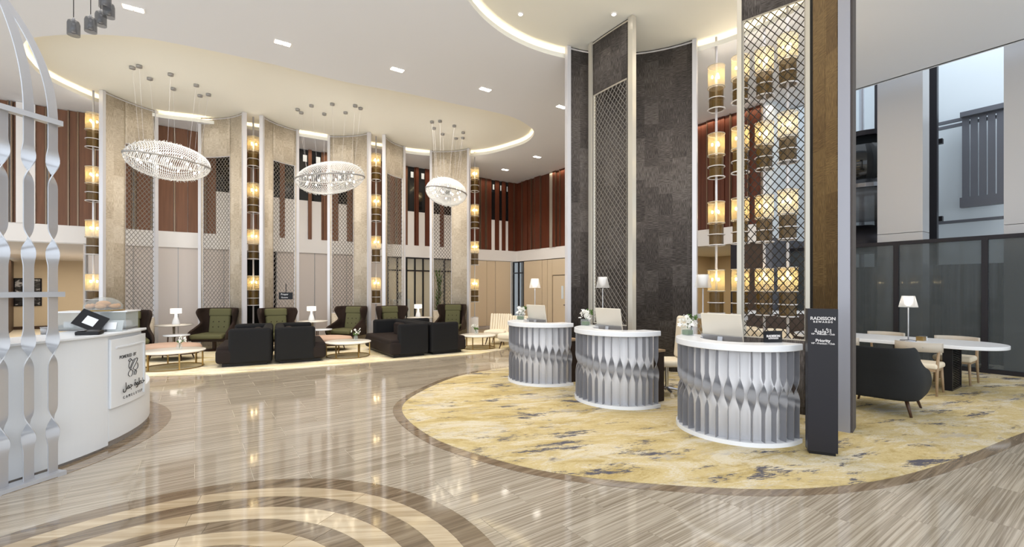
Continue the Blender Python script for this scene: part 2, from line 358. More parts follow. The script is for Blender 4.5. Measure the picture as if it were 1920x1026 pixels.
# medallion: seven rings of stone segments
rad = [1.87, 1.69, 1.53, 1.36, 1.18, 1.02, .85, .68, .5]
for k in range(len(rad)):
    r1 = rad[k]; r0 = rad[k+1] if k+1 < len(rad) else .001; ns = 8; off = .3+.12*(k % 2)
    for q in range(ns):
        a0 = off+2*PI*q/ns+.002/r1; a1 = off+2*PI*(q+1)/ns-.002/r1
        c = (MED.x, MED.y); mb = MB(); mb.arcslab((0, 0), r0+.001, r1-.001, a0, a1, -.006, .0035, 10)
        o = mb.build('ring_segment', 'darkstone' if k % 2 == 0 else 'tanstone', gr); o.location = (MED.x, MED.y, 0)
# carpet and its stone border
MB().prism(CARP, -.004, .008).build('carpet_inlay', 'carpet', gr)
OUT = offset(CARP, .12)
for i in range(0, len(CARP), 3):
    idx = [(i+k) % len(CARP) for k in range(4)] if i+3 <= len(CARP) else [k % len(CARP) for k in range(i, len(CARP)+1)]
    MB().prism([OUT[k] for k in idx]+[CARP[k] for k in idx[::-1]], -.004, .005).build('border_stone', 'border', gr)
RUG = [(-9.2,7.7),(-8.2,7.95),(-6.86,8.45),(-5.7,8.66),(-4.04,9.54),(-2.02,10.71),(-.8,11.4),(.1,12.6),(.6,14.4),(.0,16.6),(-1.8,17.0),(-5,15.0),(-8.5,13),(-11,11.3),(-10.6,9)]
rg = MB().prism(RUG, .001, .012).build('lounge_rug', 'rug'); tag(rg, 'cream and gold mottled rug under the lounge sofas and green chairs', 'rug')
# ================================================================ back wall
def wp(t, d=0): return C0-U*t-V*d          # point on back wall, d metres in front of it
def rp(t, d=0): return C0-V*t-U*d          # point on right wall
def t_back(px):
    k = (px-CX)/FOC; return (C0.x-k*C0.y)/(U.x-k*U.y)
def t_right(px):
    k = (px-CX)/FOC; return (k*C0.y-C0.x)/(-V.x+k*V.y)
wb = MB()
wb.seg(wp(21), wp(-.3), .3, ZL1, ZM, 1); wb.build('wall_back', 'white'); WB = struct(bpy.data.objects['wall_back'])
def wseg(mb, t0, t1, d0, d1, z0, z1, f=wp):
    a, b, c, e = f(t0, d0), f(t1, d0), f(t1, d1), f(t0, d1); mb.prism([a, b, c, e], z0, z1); return mb
wseg(MB(), 21, -.3, -.1, .06, ZL0, ZL1).build('ledge', 'white', WB)
# upper storey: walnut boards, metal strips, dark windows above white spandrels
def wood_run(parent, f, t0, t1, wid=(.12, .34), mt='wood'):
    t = min(t0, t1); e = max(t0, t1); 
    while t < e-.03:
        wd = min(random.uniform(*wid), e-t); dd = random.choice((.03, .05, .07))
        wseg(MB(), t+.004, t+wd-.006, 0, dd, ZL1, ZM-.01, f).build('wood_board', mt, parent)
        t += wd
        if random.random() < .9 and t < e-.06:
            wseg(MB(), t, t+.03, 0, .09, ZL1, ZM-.01, f).build('metal_strip', 'strip', parent); t += .034
            if random.random() < .4 and t < e-.1: wseg(MB(), t+.03, t+.055, 0, .08, ZL1, ZM-.01, f).build('metal_strip', 'strip', parent); t += .06
def win(parent, f, t0, t1, frac=.57):
    zs = ZM-(ZM-ZL1)*frac; a, b = min(t0, t1), max(t0, t1)
    o = wseg(MB(), a, b, .0, .03, zs, ZM-.02, f).build('window_pane', 'glassd', parent)
    wseg(MB(), a+.03, a+(b-a)*.55, .032, .036, ZM-.42, ZM-.2, f).build('pale_slip', 'paleb', o)  # thin pale strip over the upper part of the pane
    wseg(MB(), a, b, .0, .028, ZL1, zs, f).build('spandrel', 'white', parent)
wood_run(WB, wp, 21, t_back(68), (.3, .6)); 
tb = t_back
wseg(MB(), tb(32), tb(68), 0, .1, ZL1, ZM-.01).build('pilaster', 'white', WB)
wood_run(WB, wp, tb(68), tb(405), (.14, .5))
for a, b, k in ((405,430,1),(430,470,0),(470,512,0),(512,524,1),(524,534,0),(534,556,1),(556,560,0),(560,577,1),(577,584,0),(584,602,1),(602,634,0),(634,650,1),(650,764,0),(764,776,1),(776,784,0),(784,796,1),(796,812,0),(812,824,1),(824,832,0),(832,848,1),(848,920,0),(920,927,1),(927,935,0),(935,940,1),(940,947,0),(947,952,1),(952,969,0)):
    if k: win(WB, wp, tb(a), tb(b))
    else: wood_run(WB, wp, tb(a), tb(b), (.12, .26), 'wood' if a < 700 else 'wood_shaded')
# ground storey of the back wall
def lower(name, px0, px1, m, d=0, z1=ZL0, parent=None):
    return wseg(MB(), tb(px0), tb(px1), d-.02, d+.0, 0, z1).build(name, m, parent)
lw = MB()
for a, b in ((160, 463), (519, 727), (880, 958)): wseg(lw, tb(a), tb(b), -.2, 0, 0, ZL0)
WL = struct(lw.build('wall_back_lower', 'greige'))
for px in (160, 205, 250, 292, 334, 376, 420, 463, 519, 557, 590, 617, 650, 690, 727): wseg(MB(), tb(px)-.01, tb(px)+.01, 0, .006, 0, ZL0).build('panel_joint', 'steel', WL)
for a, b in ((880, 912), (912, 928), (928, 957)):
    wseg(MB(), tb(a)-.012, tb(b)+.012, 0, .04 if a != 912 else .02, .08, ZL0-.02).build('gloss_panel', 'gloss', WL)
dk = wseg(MB(), tb(463)+.1, tb(519)-.1, -1.6, -1.5, 0, ZL0+.1); wseg(dk, tb(463), tb(463)+.1, -1.5, -.2, 0, ZL0+.1); wseg(dk, tb(519)-.1, tb(519), -1.5, -.2, 0, ZL0+.1); wseg(dk, tb(463), tb(519), -1.5, -.2, ZL0, ZL0+.1); dk.build('door_recess', 'black', WL)  # black lining paints in the darkness of the open doorway
wseg(MB(), tb(959)-.02, tb(959)+.02, 0, .06, 0, ZL0).build('corner_post', 'champagne', WL)
# lit room behind the glazed doors
wg = MB(); wseg(wg, tb(727)+.8, tb(880)-.6, -3.6, -3.5, 0, ZL0+.2); wseg(wg, tb(727)+.75, tb(727)+.8, -3.5, -.2, 0, ZL0+.2); wseg(wg, tb(880)-.65, tb(880)-.6, -3.5, -.2, 0, ZL0+.2)
o = struct(wg.build('wall_inner_room', 'beige')); 
struct(wseg(MB(), tb(727)+.8, tb(880)-.6, -3.6, -.1, ZL0+.2, ZL0+.3).build('ceiling_inner_room', 'cove'))
p = wp((tb(727)+tb(880))/2, -1.8); area((p.x, p.y, 2.9), 1.5, 40, color=(1, .85, .6))
def glazed(name, f, t0, t1, z1, n, mfr='dark', glass='clear', bars=()):
    mb = MB(); w_ = .05
    for k in range(n+1):
        t = t0+(t1-t0)*k/n; wseg(mb, t-w_/2, t+w_/2, -.03, .04, 0, z1, f)
    for z in (0.0, z1-.05)+tuple(bars): wseg(mb, t0, t1, -.03, .035, z, z+.05, f)
    fr = struct(mb.build(name, mfr))
    for k in range(n):
        a = t0+(t1-t0)*k/n; b = t0+(t1-t0)*(k+1)/n; wseg(MB(), a, b, -.004, .004, .05, z1-.05, f).build('glass_pane', glass, fr)
    return fr
glazed('window_1', wp, tb(727), tb(762), ZL0, 2, bars=(2.3,)); glazed('door_1', wp, tb(762), tb(808), ZL0, 3, bars=(2.3,)); glazed('window_2', wp, tb(808), tb(880), ZL0, 3, bars=(2.3,))
# left recess beyond the opening
RW = Vector((-19.8, 18.2, 0))
struct(MB().seg(RW-U*6, RW+U*6, .1, 0, ZL0, 1).build('wall_recess', 'beige'))
struct(MB().prism([wp(14.0), wp(22), wp(22, -10.6), wp(14.0, -10.6)], ZL0-.02, ZL0+.12).build('ceiling_recess', 'white'))
struct(MB().seg(wp(13.95, 0), wp(13.95, -9.8), .1, 0, ZL0, 1).build('wall_recess_right', 'greige'))
struct(MB().box((-19, 24, -.06), (14, 10, .1), .6).build('floor_recess', 'tile'))
struct(MB().seg(RW-U*6+Vector((0,-.1,0)), RW+U*6, .03, 0, .12, -1).build('baseboard_recess', 'brown'))
sd = struct(MB().seg((-17, 15.1), (-20.3, 18.45), .08, 0, 2.72).build('door_2', 'brown'))
MB().seg((-17.6, 15.6), (-18.2, 16.2), .1, .1, 1.85).build('dark_slot', 'black', sd)
area((-17, 15.5, 2.7), 4, 190, color=(1, .9, .75))
# framed picture
pc = thing('framed_picture', 'black and white landscape photograph in black frame on left recess wall', 'picture', RW+U*.26-V*.03+Vector((0,0,1.5)), TH)
MB().box((0, 0, 0), (.80, .04, 1.12)).build('picture_frame', 'blackp', pc)
am = mat('picture_print', (60,60,62), .5); N = NT(am); tc = N.n('ShaderNodeTexCoord').outputs['Object']
N.l(N.ramp(N.noise(N.mapping(tc, (2, 1, 3.2)), 1.6, 8, .7, .8), [(.4, (30,30,32)), (.52, (70,70,72)), (.6, (205,205,208))]), N.b.inputs['Base Color'])
MB().box((0, -.024, 0), (.71, .01, 1.03)).build('print', am, pc)
# ================================================================ right wall
struct(MB().prism([rp(-.3, -.3), rp(10.6, -.3), rp(10.6), rp(-.3)], ZL1, ZM).build('wall_right', 'white')); WR = bpy.data.objects['wall_right']
wseg(MB(), -.3, 10.6, -.3, .06, ZL0, ZL1, rp).build('ledge', 'white', WR)
tr = t_right
t = .05
while t < 10.5:
    wd = random.uniform(.10, .34); dd = random.choice((.02, .05, .09))
    if t < tr(1037) < t+wd: wseg(MB(), t, t+.16, 0, .1, ZL1, ZM-.01, rp).build('cream_strip', 'champagne', WR); t += .17; continue
    wseg(MB(), t+.003, min(t+wd-.004, 10.55), 0, dd, ZL1, ZM-.01, rp).build('wood_board', 'wood_shaded', WR); t += wd
    if random.random() < .35: wseg(MB(), t, t+.02, 0, .1, ZL1, ZM-.01, rp).build('metal_strip', 'strip', WR); t += .022
wr = MB(); wseg(wr, tr(984), 8.2, -.2, 0, 0, ZL0, rp); wseg(wr, 10.0, 10.6, -.2, 0, 0, ZL0, rp)
WRL = struct(wr.build('wall_right_lower', 'brown'))
for a, b in ((984, 1018), (1018, 1028), (1028, 1037)): wseg(MB(), tr(a)+.012, tr(b)-.012, 0, .05, .05, ZL0-.03, rp).build('gloss_panel', 'gloss', WRL)
wseg(MB(), tr(1065), 8.2, 0, .05, .05, ZL0-.03, rp).build('gloss_panel', 'gloss', WRL)
wseg(MB(), tr(1037), tr(1065), 0, .05, 2.18, ZL0-.03, rp).build('gloss_panel', 'gloss', WRL)
dr = struct(wseg(MB(), tr(1038), tr(1064), 0, .035, .02, 2.15, rp).build('door_3', 'gloss'))
wseg(MB(), tr(1054), tr(1058), .035, .045, 1.25, 1.75, rp).build('vision_panel', 'paleb', dr)
wseg(MB(), tr(1060), tr(1063), .035, .1, 1.0, 1.03, rp).build('door_handle', 'blackp', dr)
glazed('window_3', rp, tr(962)+.05, tr(983), ZL0, 2, bars=(2.3,), glass='pane')
wseg(MB(), tr(962), tr(984), -.5, -.45, 0, ZL0, rp).build('dark_side_wall', 'steel', WRL)
# room seen under the right ledge (service bar)
q0 = rp(8.2, -4.2); q1 = rp(10.2, -4.2)
wq = MB(); wseg(wq, 6.5, 11.0, -4.3, -4.2, 0, ZL0, rp); wseg(wq, 6.5, 6.6, -4.2, -.2, 0, ZL0, rp); wseg(wq, 10.6, 10.7, -4.2, -.35, 0, ZL0, rp)
struct(wq.build('wall_service_room', 'beige')); struct(wseg(MB(), 6.5, 10.6, -4.3, -.25, ZL0, ZL0+.1, rp).build('ceiling_service_room', 'cove'))
p = rp(8.6, -2.2); area((p.x, p.y, 2.78), 1.5, 45, color=(1, .85, .6))
wseg(MB(), 9.75, 9.98, -.35, .02, 0, ZL0, rp).build('dark_column_cladding', 'dark', WRL)
# end wall of the atrium behind the lattice, then the glass partition
pw = MB(); pw.seg(rp(10.6), rp(10.6)+U*4.5, .2, 2.9, 9, -1); PW = struct(pw.build('wall_atrium_left', 'paleb'))
struct(MB().seg(rp(10.6), rp(10.6)+U*4.5, .2, 0, 2.9, -1).build('wall_atrium_left_lower', 'louv'))
PA = Vector((9.3, 8.7, 0)); PO = PA.dot(U)
def pp(s, d=0): return PA+V*s+U*d          # partition: s along v, d outwards
s1 = (rp(10.6)-PA).dot(V); s0 = -3.2
def s_part(px, d=0):
    k = (px-CX)/FOC; P = PA+U*d; return (P.x-k*P.y)/(k*V.y-V.x)
mb = MB(); mull = [s_part(px) for px in (1681, 1847)]; sp_ = mull[0]-mull[1]
ms = sorted([mull[1]-sp_, mull[1], mull[0], mull[0]+sp_, s1-.05, s0])
PF = struct(MB().seg(pp(s0), pp(s1), .09, 2.6, 2.68).build('window_4', 'dark'))
MB().seg(pp(s0), pp(s1), .1, 0, .09).build('bottom_rail', 'dark', PF)
for s_ in ms: MB().seg(pp(s_-.045), pp(s_+.045), .09, .08, 2.6).build('mullion', 'dark', PF)
for a, b in zip(ms, ms[1:]):
    if b-a > .2: MB().seg(pp(a+.045), pp(b-.045), .012, .09, 2.6).build('glass_pane', 'pane', PF)
# atrium beyond
struct(MB().prism([pp(-6, 0.06), pp(s1, .06), pp(s1, 7), pp(-6, 7)], -.03, -.005).build('floor_atrium', 'louv'))
AW = struct(MB().seg(pp(-6, 4.0), pp(s1+1, 4.0), .2, 0, 9, -1).build('wall_atrium', 'paleb'))
def pil(px0, px1, d, nm):
    a, b = pp(s_part(px0, d), d), pp(s_part(px1, d), d)
    o = struct(MB().seg(a, b, .5, 0, 2.9, 1).build(nm, 'pillar')); MB().seg(a, b, .5, 2.91, 9, 1).build('upper_cladding', 'pillar', o); return o
pil(1645, 1730, .5, 'column_left'); pil(1882, 1975, .5, 'column_right')
sh = thing('lift_shaft_frame', 'dark steel lift guide columns standing between the two clad pillars', 'lift shaft', pp(0, 2))
def wl(o, P): return P-Vector(o.location)
for px, wd in ((1738, .16), (1752, .12), (1646, .1)):
    s_ = s_part(px, 2); MB().seg(wl(sh, pp(s_-wd/2, 2)), wl(sh, pp(s_+wd/2, 2)), .15, 0, 9).build('guide_column', 'dark', sh)
for z in (3.3, 5.2): MB().seg(wl(sh, pp(s_part(1768, 2.4), 2.4)), wl(sh, pp(s_part(1735, 2.4), 2.4)), .12, z, z+.12).build('bracket', 'dark', sh)
rl = MB()
for z in (3.35, 5.85, 5.98): MB().seg(wl(sh, pp(s_part(1885, 3.6), 3.6)), wl(sh, pp(s_part(1760, 3.6), 3.6)), .1, z, z+.07).build('horizontal_rail', 'louv', sh)
lv = thing('lift_landing_door', 'grey ribbed lift door panel mounted high on pale shaft wall', 'door', pp(s_part(1845, 3.5), 3.5))
sA, sB = s_part(1885, 3.5), s_part(1803, 3.5)
for k in range(5):
    a = sA+(sB-sA)*k/5; b = sA+(sB-sA)*(k+1)/5; MB().seg(wl(lv, pp(a+.012, 3.5)), wl(lv, pp(b-.012, 3.5)), .05, 3.95, 6.0).build('door_panel', 'louv', lv)
MB().seg(wl(lv, pp(sA, 3.4)), wl(lv, pp(sB, 3.4)), .2, 3.7, 3.95).build('sill_beam', 'louv', lv); MB().seg(wl(lv, pp(sA, 3.4)), wl(lv, pp(sB, 3.4)), .16, 6.0, 6.12).build('head_rail', 'louv', lv)
c_ = at(1618, 12.0); lf = thing('glass_lift_car', 'dark round glass lift car hanging in the shaft left of pillars', 'lift', (c_.x, c_.y, 4.3))
MB().lathe([(.75, 0), (.75, 1.2)], n=32).build('car_glass', 'glassd', lf, True); MB().lathe([(.78, -.9), (.78, -.12)], n=32).build('car_skirt', 'smokeg', lf, True)
MB().lathe([(.8, 1.2), (.8, 1.32)], n=32).build('roof_ring', 'dark', lf); MB().lathe([(.8, -.1), (.8, 0)], n=32).build('floor_ring', 'chrome', lf)
MB().lathe([(.72, -1.7), (.6, -1.3), (.25, -1.0)], n=24).build('car_underside', 'dark', lf, True)
MB().lathe([(.06, -4.3), (.06, 4)], (.2, .3, 0), 8).build('piston', 'chrome', lf)
cu = MB(); 
cu.grid(lambda a, b: tuple(pp(s0+(s1-s0)*a, 1.6+.05*math.sin(a*330)))[:2]+(2.2*b,), 700, 1)
tag(cu.build('dark_curtain', 'curtain', None, True, solid=.01), 'long dark grey pleated curtain hanging behind the glass partition', 'curtain')
# ================================================================ ceiling with two coves
CV1 = [(-7.75,8.25),(-7.22,8.28),(-6.56,8.45),(-5.18,9.18),(-3.8,10.1),(-2.56,10.7),(-1.42,11.35),(-.11,12.12),(.47,12.88),(.65,13.49),(.52,14.18),(.12,14.76),(-.87,15.6),(-1.9,15.85),(-2.84,15.77),(-3.66,15.46),(-5.75,14.18),(-6.49,13.73),(-7.4,13.27),(-8.65,12.6),(-9.56,12.2),(-10.25,11.32),(-10.27,10.07),(-9.95,9.37),(-9.53,8.84),(-9.0,8.42),(-8.4,8.28)]
CV1 = catmull(CV1, 5); CV2 = [(2.07+2.92*math.cos(2*PI*i/96), 6.35+2.92*math.sin(2*PI*i/96)) for i in range(96)]
def fill(outer, holes, z, name, m):
    bm = bmesh.new()
    for L in [outer]+holes:
        vs = [bm.verts.new((p[0], p[1], z)) for p in L]
        for i in range(len(vs)): bm.edges.new((vs[i], vs[(i+1) % len(vs)]))
    bmesh.ops.triangle_fill(bm, use_beauty=True, use_dissolve=False, edges=bm.edges[:])
    me = bpy.data.meshes.new(name); bm.to_mesh(me); bm.free(); me.materials.append(M[m]); return struct(link(name, me))
CE = fill([tuple(wp(21, 0))[:2], tuple(wp(0))[:2], tuple(rp(10.6))[:2], tuple(rp(10.6, -.96))[:2], tuple(pp(-9))[:2], (13, -3), (-14, -3), (-18, 6)], [CV1, CV2], ZM, 'ceiling', 'ceil')
MB().seg(pp(-9), pp(s1+.1), .1, ZM, ZM+.35).build('ceiling_edge', 'ceil', CE)
def signed(P): return sum(P[i-1][0]*P[i][1]-P[i][0]*P[i-1][1] for i in range(len(P)))
def cove(P, tagn):
    P = P if signed(P) > 0 else P[::-1]; n = len(P); O = offset(P, .24); I = offset(P, .10)
    mb = MB(); I = offset(P, .015); mb.add([(x, y, ZM) for x, y in P]+[(x, y, ZM+.09) for x, y in P]+[(x, y, ZM+.09) for x, y in I]+[(x, y, ZM+.01) for x, y in I]+[(x, y, ZM+.01) for x, y in O]+[(x, y, ZUP) for x, y in O],
        [(k*n+i, k*n+(i+1) % n, (k+1)*n+(i+1) % n, (k+1)*n+i) for k in range(5) for i in range(n)])
    mb.build('cove_lip', 'cove', CE)
    mb = MB(); mb.add([(x, y, ZUP) for x, y in O], [tuple(range(n))[::-1]]); mb.build('cove_ceiling', 'cove', CE)
    mb = MB(); a = offset(P, .06); b = offset(P, .09); mb.add([(x, y, ZM+.03) for x, y in a]+[(x, y, ZM+.03) for x, y in b], [(i, (i+1) % n, n+(i+1) % n, n+i) for i in range(n)]); mb.build('led_strip', 'led', CE)
cove(CV1, 1); cove(CV2, 2)
# downlights
names = {0: 'above the counter', 1: 'between the smoked pendants and the chandeliers'}
DL = [((250,15), 'beside the smoked glass pendants, topmost left'), ((530,80), 'above the first chandelier'), ((745,130), 'above the middle chandelier'), ((910,167), 'above the third chandelier'), ((1053,200), 'touching the charcoal column edge'), ((1007,294), 'beyond the tip of the long cove'), ((947,318), 'nearest the red slat wall corner')]
for (px, py), wh in DL:
    P = gp(px, py, ZM); t_ = thing('downlight', 'twin recessed rectangular ceiling downlight '+wh, 'downlight', P+Vector((0,0,-.0)), TH, 'recessed twin downlights')
    MB().box((0, 0, -.005), (.30, .15, .008)).build('trim', 'white', t_)
    for sx in (-1, 1): MB().box((sx*.07, 0, -.012), (.115, .115, .008)).build('lens', 'down', t_)
    d = bpy.data.lights.new('spot', 'SPOT'); d.energy = 160; d.spot_size = 1.9; d.spot_blend = .8; d.color = (1, .93, .82); d.shadow_soft_size = .1
    o = bpy.data.objects.new('spot', d); o.location = P+Vector((0,0,-.06)); o.visible_glossy = False; COL.objects.link(o)
for (px, py), wh in (((976,26), 'nearer the cove rim'), ((1151,26), 'nearer the charcoal column')):
    P = gp(px, py, ZUP); t_ = thing('spotlight', 'small round ceiling spotlight in round cove '+wh, 'spotlight', P, 0, 'round cove spotlights')
    MB().lathe([(.055, -.012), (.055, 0)], n=16).build('trim', 'white', t_); MB().lathe([(.035, -.016), (.035, -.01)], n=12).build('lens', 'down', t_)
for px, py in ((1060, -60), (1250, -60), (1250, 10)):
    P = gp(px, py, ZUP); d = bpy.data.lights.new('spot', 'SPOT'); d.energy = 120; d.spot_size = 1.6; d.spot_blend = .8; d.color = (1, .9, .75); o = bpy.data.objects.new('spot', d); o.location = P+Vector((0,0,-.05)); o.visible_glossy = False; COL.objects.link(o)
# ================================================================ feature columns (curved wallpapered screens with lattice)
def bez(a, c, b, t): return a*(1-t)**2+c*2*t*(1-t)+b*t*t
def screen(th, a, c, b, t0, t1, zt=5.35, zb=.87, mp='paper', ztop=ZUP-.01, fw=.08, lat='lattice', sp=.105, frames=True, fmat='frame', lw=.0075):
    """one curved wing from a to b (plan); the span t0..t1 is lattice between zb and zt"""
    L = Vector(th.location); a, c, b = Vector(a)-L, Vector(c)-L, Vector(b)-L; n = 24
    P = lambda t: bez(a, c, b, t)
    s = [0]
    for k in range(n): s.append(s[-1]+(P((k+1)/n)-P(k/n)).length)
    def arc(t): k = min(int(t*n), n-1); return s[k]+(s[k+1]-s[k])*(t*n-k)
    def patch(ta, tb_, z0, z1):
        m = max(2, int((tb_-ta)*n)); mb = MB(); uv = []
        for j in (0, 1):
            for i in range(m+1):
                t = ta+(tb_-ta)*i/m; p = P(t); mb.v.append((p.x, p.y, (z0, z1)[j])); uv.append((arc(t), (z0, z1)[j]))
        mb.f = [(i, i+1, m+2+i, m+1+i) for i in range(m)]
        return mb.build('wallpaper_panel', mp, th, True, solid=.04, uvs=uv)
    if t0 > .02: patch(0, t0, 0, ztop)
    if t1 < .98: patch(t1, 1, 0, ztop)
    if t1 > t0:
        patch(t0, t1, zt, ztop); patch(t0, t1, 0, zb)
        sa, sb = arc(t0), arc(t1); W = sb-sa; H = zt-zb; dz = sp*1.25; mb = MB()
        def tof(x):
            x += sa; k = max(i for i in range(n+1) if s[i] <= x+1e-6); k = min(k, n-1); return (k+(x-s[k])/(s[k+1]-s[k]))/n
        for sg in (1, -1):
            k = -int(W/sp)-2
            while k*dz < H+W/sp*dz:
                z_ = k*dz   # line: z = z_ + sg*x*dz/sp
                if sg > 0: x0 = max(0, -z_*sp/dz); x1 = min(W, (H-z_)*sp/dz)
                else: x0 = max(0, (z_-H)*sp/dz); x1 = min(W, z_*sp/dz)
                if x1-x0 > .02:
                    m = max(1, int((x1-x0)/.3)); pts = []
                    for i in range(m+1):
                        x = x0+(x1-x0)*i/m; p = P(tof(x)); pts.append((p.x, p.y, zb+z_+sg*x*dz/sp))
                    mb.tube(pts, lw, 4)
                k += 1
        mb.build('lattice', lat, th, kind='stuff')
        mb = MB()
        for z in (zt, zb): mb.tube([tuple(P(t0+(t1-t0)*i/8).xy)+(z,) for i in range(9)], .018, 4)
        for t in (t0, t1): p = P(t); mb.box((p.x, p.y, (zt+zb)/2), (.03, .03, zt-zb))
        mb.build('lattice_border', fmat, th)
    if frames:
        for t, e in ((0, 0), (1, 1)):
            p = P(t); d = (P(.1)-P(0)) if t == 0 else (P(1)-P(.9)); MB().box((p.x, p.y, ztop/2), (fw, .10, ztop), math.atan2(d.y, d.x)).build('edge_frame', fmat, th)
    MB().tube([tuple(P(i/12).xy)+(ztop-.03,) for i in range(13)], .035, 4).build('top_trim', fmat, th)
def cpx(px, Y): v = at(px, Y); return Vector((v.x, v.y, 0))
def column(label, loc, wings, **kw):
    th = thing('lattice_column', label, 'column', loc, 0, kw.get('group', 'wallpapered feature columns')); th['kind'] = 'thing'; return th
k_ = 4.79*850
def Yt(py): return k_/(541-py)
A0, A1 = cpx(192, Yt(170)), cpx(292, Yt(208)); B0, B1 = cpx(376, Yt(222)), cpx(458, Yt(211)); Cc0, Cc1 = cpx(491, Yt(217.4)), cpx(557, Yt(244))
D0, D1 = cpx(617, Yt(254.7)), cpx(692, Yt(249)); E0, E1 = cpx(720, Yt(253)), cpx(757, Yt(274.7)); F0, F1 = cpx(808, Yt(283)), cpx(879, Yt(278.6))
BK = V*1.0
c1 = column('beige wallpapered curved column farthest left, behind the counter', A0, 0); screen(c1, A0, (A0+A1)/2+Vector((-.12,.12,0)), A1, .40, .97)
c2 = column('beige curved column between the first and middle chandeliers with two wings', B1, 0); screen(c2, B0, (B0+B1)/2+Vector((.1,.28,0)), B1, .04, .58); screen(c2, Cc0, (Cc0+Cc1)/2+Vector((-.22,.05,0)), Cc1, .38, .95)
c3 = column('beige curved column behind the middle chandelier with two wings', D1, 0); screen(c3, D0, (D0+D1)/2+Vector((.1,.25,0)), D1, .05, .55); screen(c3, E0, (E0+E1)/2+Vector((-.25,.1,0)), E1, .25, .95)
c4 = column('beige curved column behind the third chandelier, farthest from the counter', F1, 0); screen(c4, F0, (F0+F1)/2+Vector((.1,.25,0)), F1, .05, .5)
# big charcoal column
G0, G1 = cpx(1065, Yt(88)), cpx(1303, Yt(75)); GT, GF = cpx(1185, Yt(32)), cpx(1110, Yt(82))
g = column('tall charcoal wallpapered column with projecting lattice fin behind the reception desks', GT, 0, group='charcoal feature columns')
screen(g, G0, (G0+G1)/2+Vector((.05,.75,0)), G1, .5, .5, mp='paperd')
screen(g, GF, (GF+GT)/2+Vector((-.02,-.02,0)), GT, .06, .90, 5.40, .98, 'paperd', lat='lattice', lw=.006, sp=.10, fw=.1, fmat='champagne')
# front column beside the totem
H0, H1 = cpx(1388, 6.42), cpx(1517, 5.86)
h = column('tall open lattice column nearest the camera beside the black totem sign', H1, 0, group='charcoal feature columns')
screen(h, H0, (H0+H1)/2, H1, .04, .96, 5.42, .97, 'paperd', lat='latticed', lw=.006, sp=.1, fw=.06, fmat='champagne')
J0, J1 = cpx(1527, 5.75), cpx(1573, 5.28)
screen(h, J0, (J0+J1)/2, J1, .5, .5, mp='gold', frames=False)  # warm glow on this panel is in the paper's colour
L_ = Vector(h.location); mb = MB(); mb.prism([cpx(1571, 5.22)-L_, cpx(1594, 5.14)-L_, cpx(1600, 5.36)-L_, cpx(1576, 5.44)-L_], 0, ZUP-.01); mb.build('front_fin', 'finm', h)
mb = MB(); mb.seg(cpx(1595, 5.16)-L_, cpx(1601, 5.36)-L_, .02, 0, ZUP-.02, -1); mb.build('fin_side', 'paperd', h)
MB().seg(cpx(1518, 5.84)-L_, cpx(1527, 5.75)-L_, .03, 0, ZUP-.02).build('gap_shade', 'black', h)  # black board painted as the shade in the gap beside the lattice
# low lattice screen with ledge between the two charcoal columns
P0, P1 = Vector((3.65, 8.98, 0)), Vector((4.23, 8.24, 0)); ls = thing('low_lattice_screen', 'waist high lattice screen with white ledge between the charcoal columns', 'screen', P0)
mb = MB(); MB().seg(P0-P0, P1-P0, .25, 1.07, 1.15).build('ledge', 'solid', ls)
W = (P1-P0).length; d = (P1-P0)/W
for sg in (1, -1):
    for k in range(-12, 16):
        z_ = k*.13; pts = []
        for i in range(13):
            x = W*i/12; z = z_+sg*x*1.3
            if 0.02 < z < 1.07: pts.append(tuple((d*x).xy)+(z,))
        if len(pts) > 1: mb.tube(pts, .007, 4)
mb.build('lattice', 'champagne', ls, kind='stuff')
for q in (0, W): p = d*q; MB().box((p.x, p.y, .535), (.04, .04, 1.07)).build('post', 'champagne', ls)

# ================================================================ lantern rods
def lantern_rod(label, P, ztop=ZUP, z0=.62):
    th = thing('lantern_rod', label, 'pendant lamp', P, 0, 'stacked lantern rods')
    MB().lathe([(.022, z0+.03), (.022, ztop)], n=10).build('rod', 'frame', th, True)
    MB().lathe([(.12, z0), (.12, z0+.03)], n=16).build('foot', 'frame', th)
    if z0 < 1: MB().box((0, 0, z0/2), (.26, .26, z0)).build('plinth', 'white', th)
    for k in range(4):
        z = 1.80+1.294*k
        g_ = MB().lathe([(.148, z-.2), (.148, z+.2)], n=24, caps=False).build('mesh_shade', 'mesh', th, True)
        for zz, tt_ in ((z-.2, .010), (z+.2, .007)): MB().ring(.152, zz, tt_).build('ring', 'champagne', g_, True)
        for q in range(3): a = 2*PI*q/3+.5; MB().blob((.07*math.cos(a), .07*math.sin(a), z+.02), (.018, .018, .03), 8, 5).build('bulb', 'bulb', g_, True)
        s_ = MB().lathe([(.128, z-.62), (.128, z-.22)], n=24, caps=False).build('smoked_shade', 'smoke', th, True)
        MB().ring(.15, z-.42, .010).build('ring', 'frame', s_, True); MB().ring(.15, z-.62, .012).build('ring', 'frame', s_, True); r = MB()
        for q in range(2): a = PI*q; r.tube([(.15*math.cos(a), .15*math.sin(a), z-.42), (-.15*math.cos(a), -.15*math.sin(a), z-.42)], .005, 4)
        r.build('brace', 'frame', s_, True)
        point(P+Vector((0, 0, z+.02)), 5, (1, .86, .66), r=.07)
    return th
lantern_rod('four lit lanterns on a rod left of the leftmost beige column', cpx(175, 11.0))
lantern_rod('four lit lanterns in the slit of the column between first and middle chandeliers', cpx(475, 12.7))
lantern_rod('four lit lanterns in the slit of the column right of the middle chandelier', cpx(705, 14.3))
lantern_rod('four lit lanterns on a rod right of the third chandelier, farthest of all', cpx(890, 15.95))
lantern_rod('four lit lanterns on a rod between the two charcoal columns, fully in the open', cpx(1343, 8.66), z0=1.151)
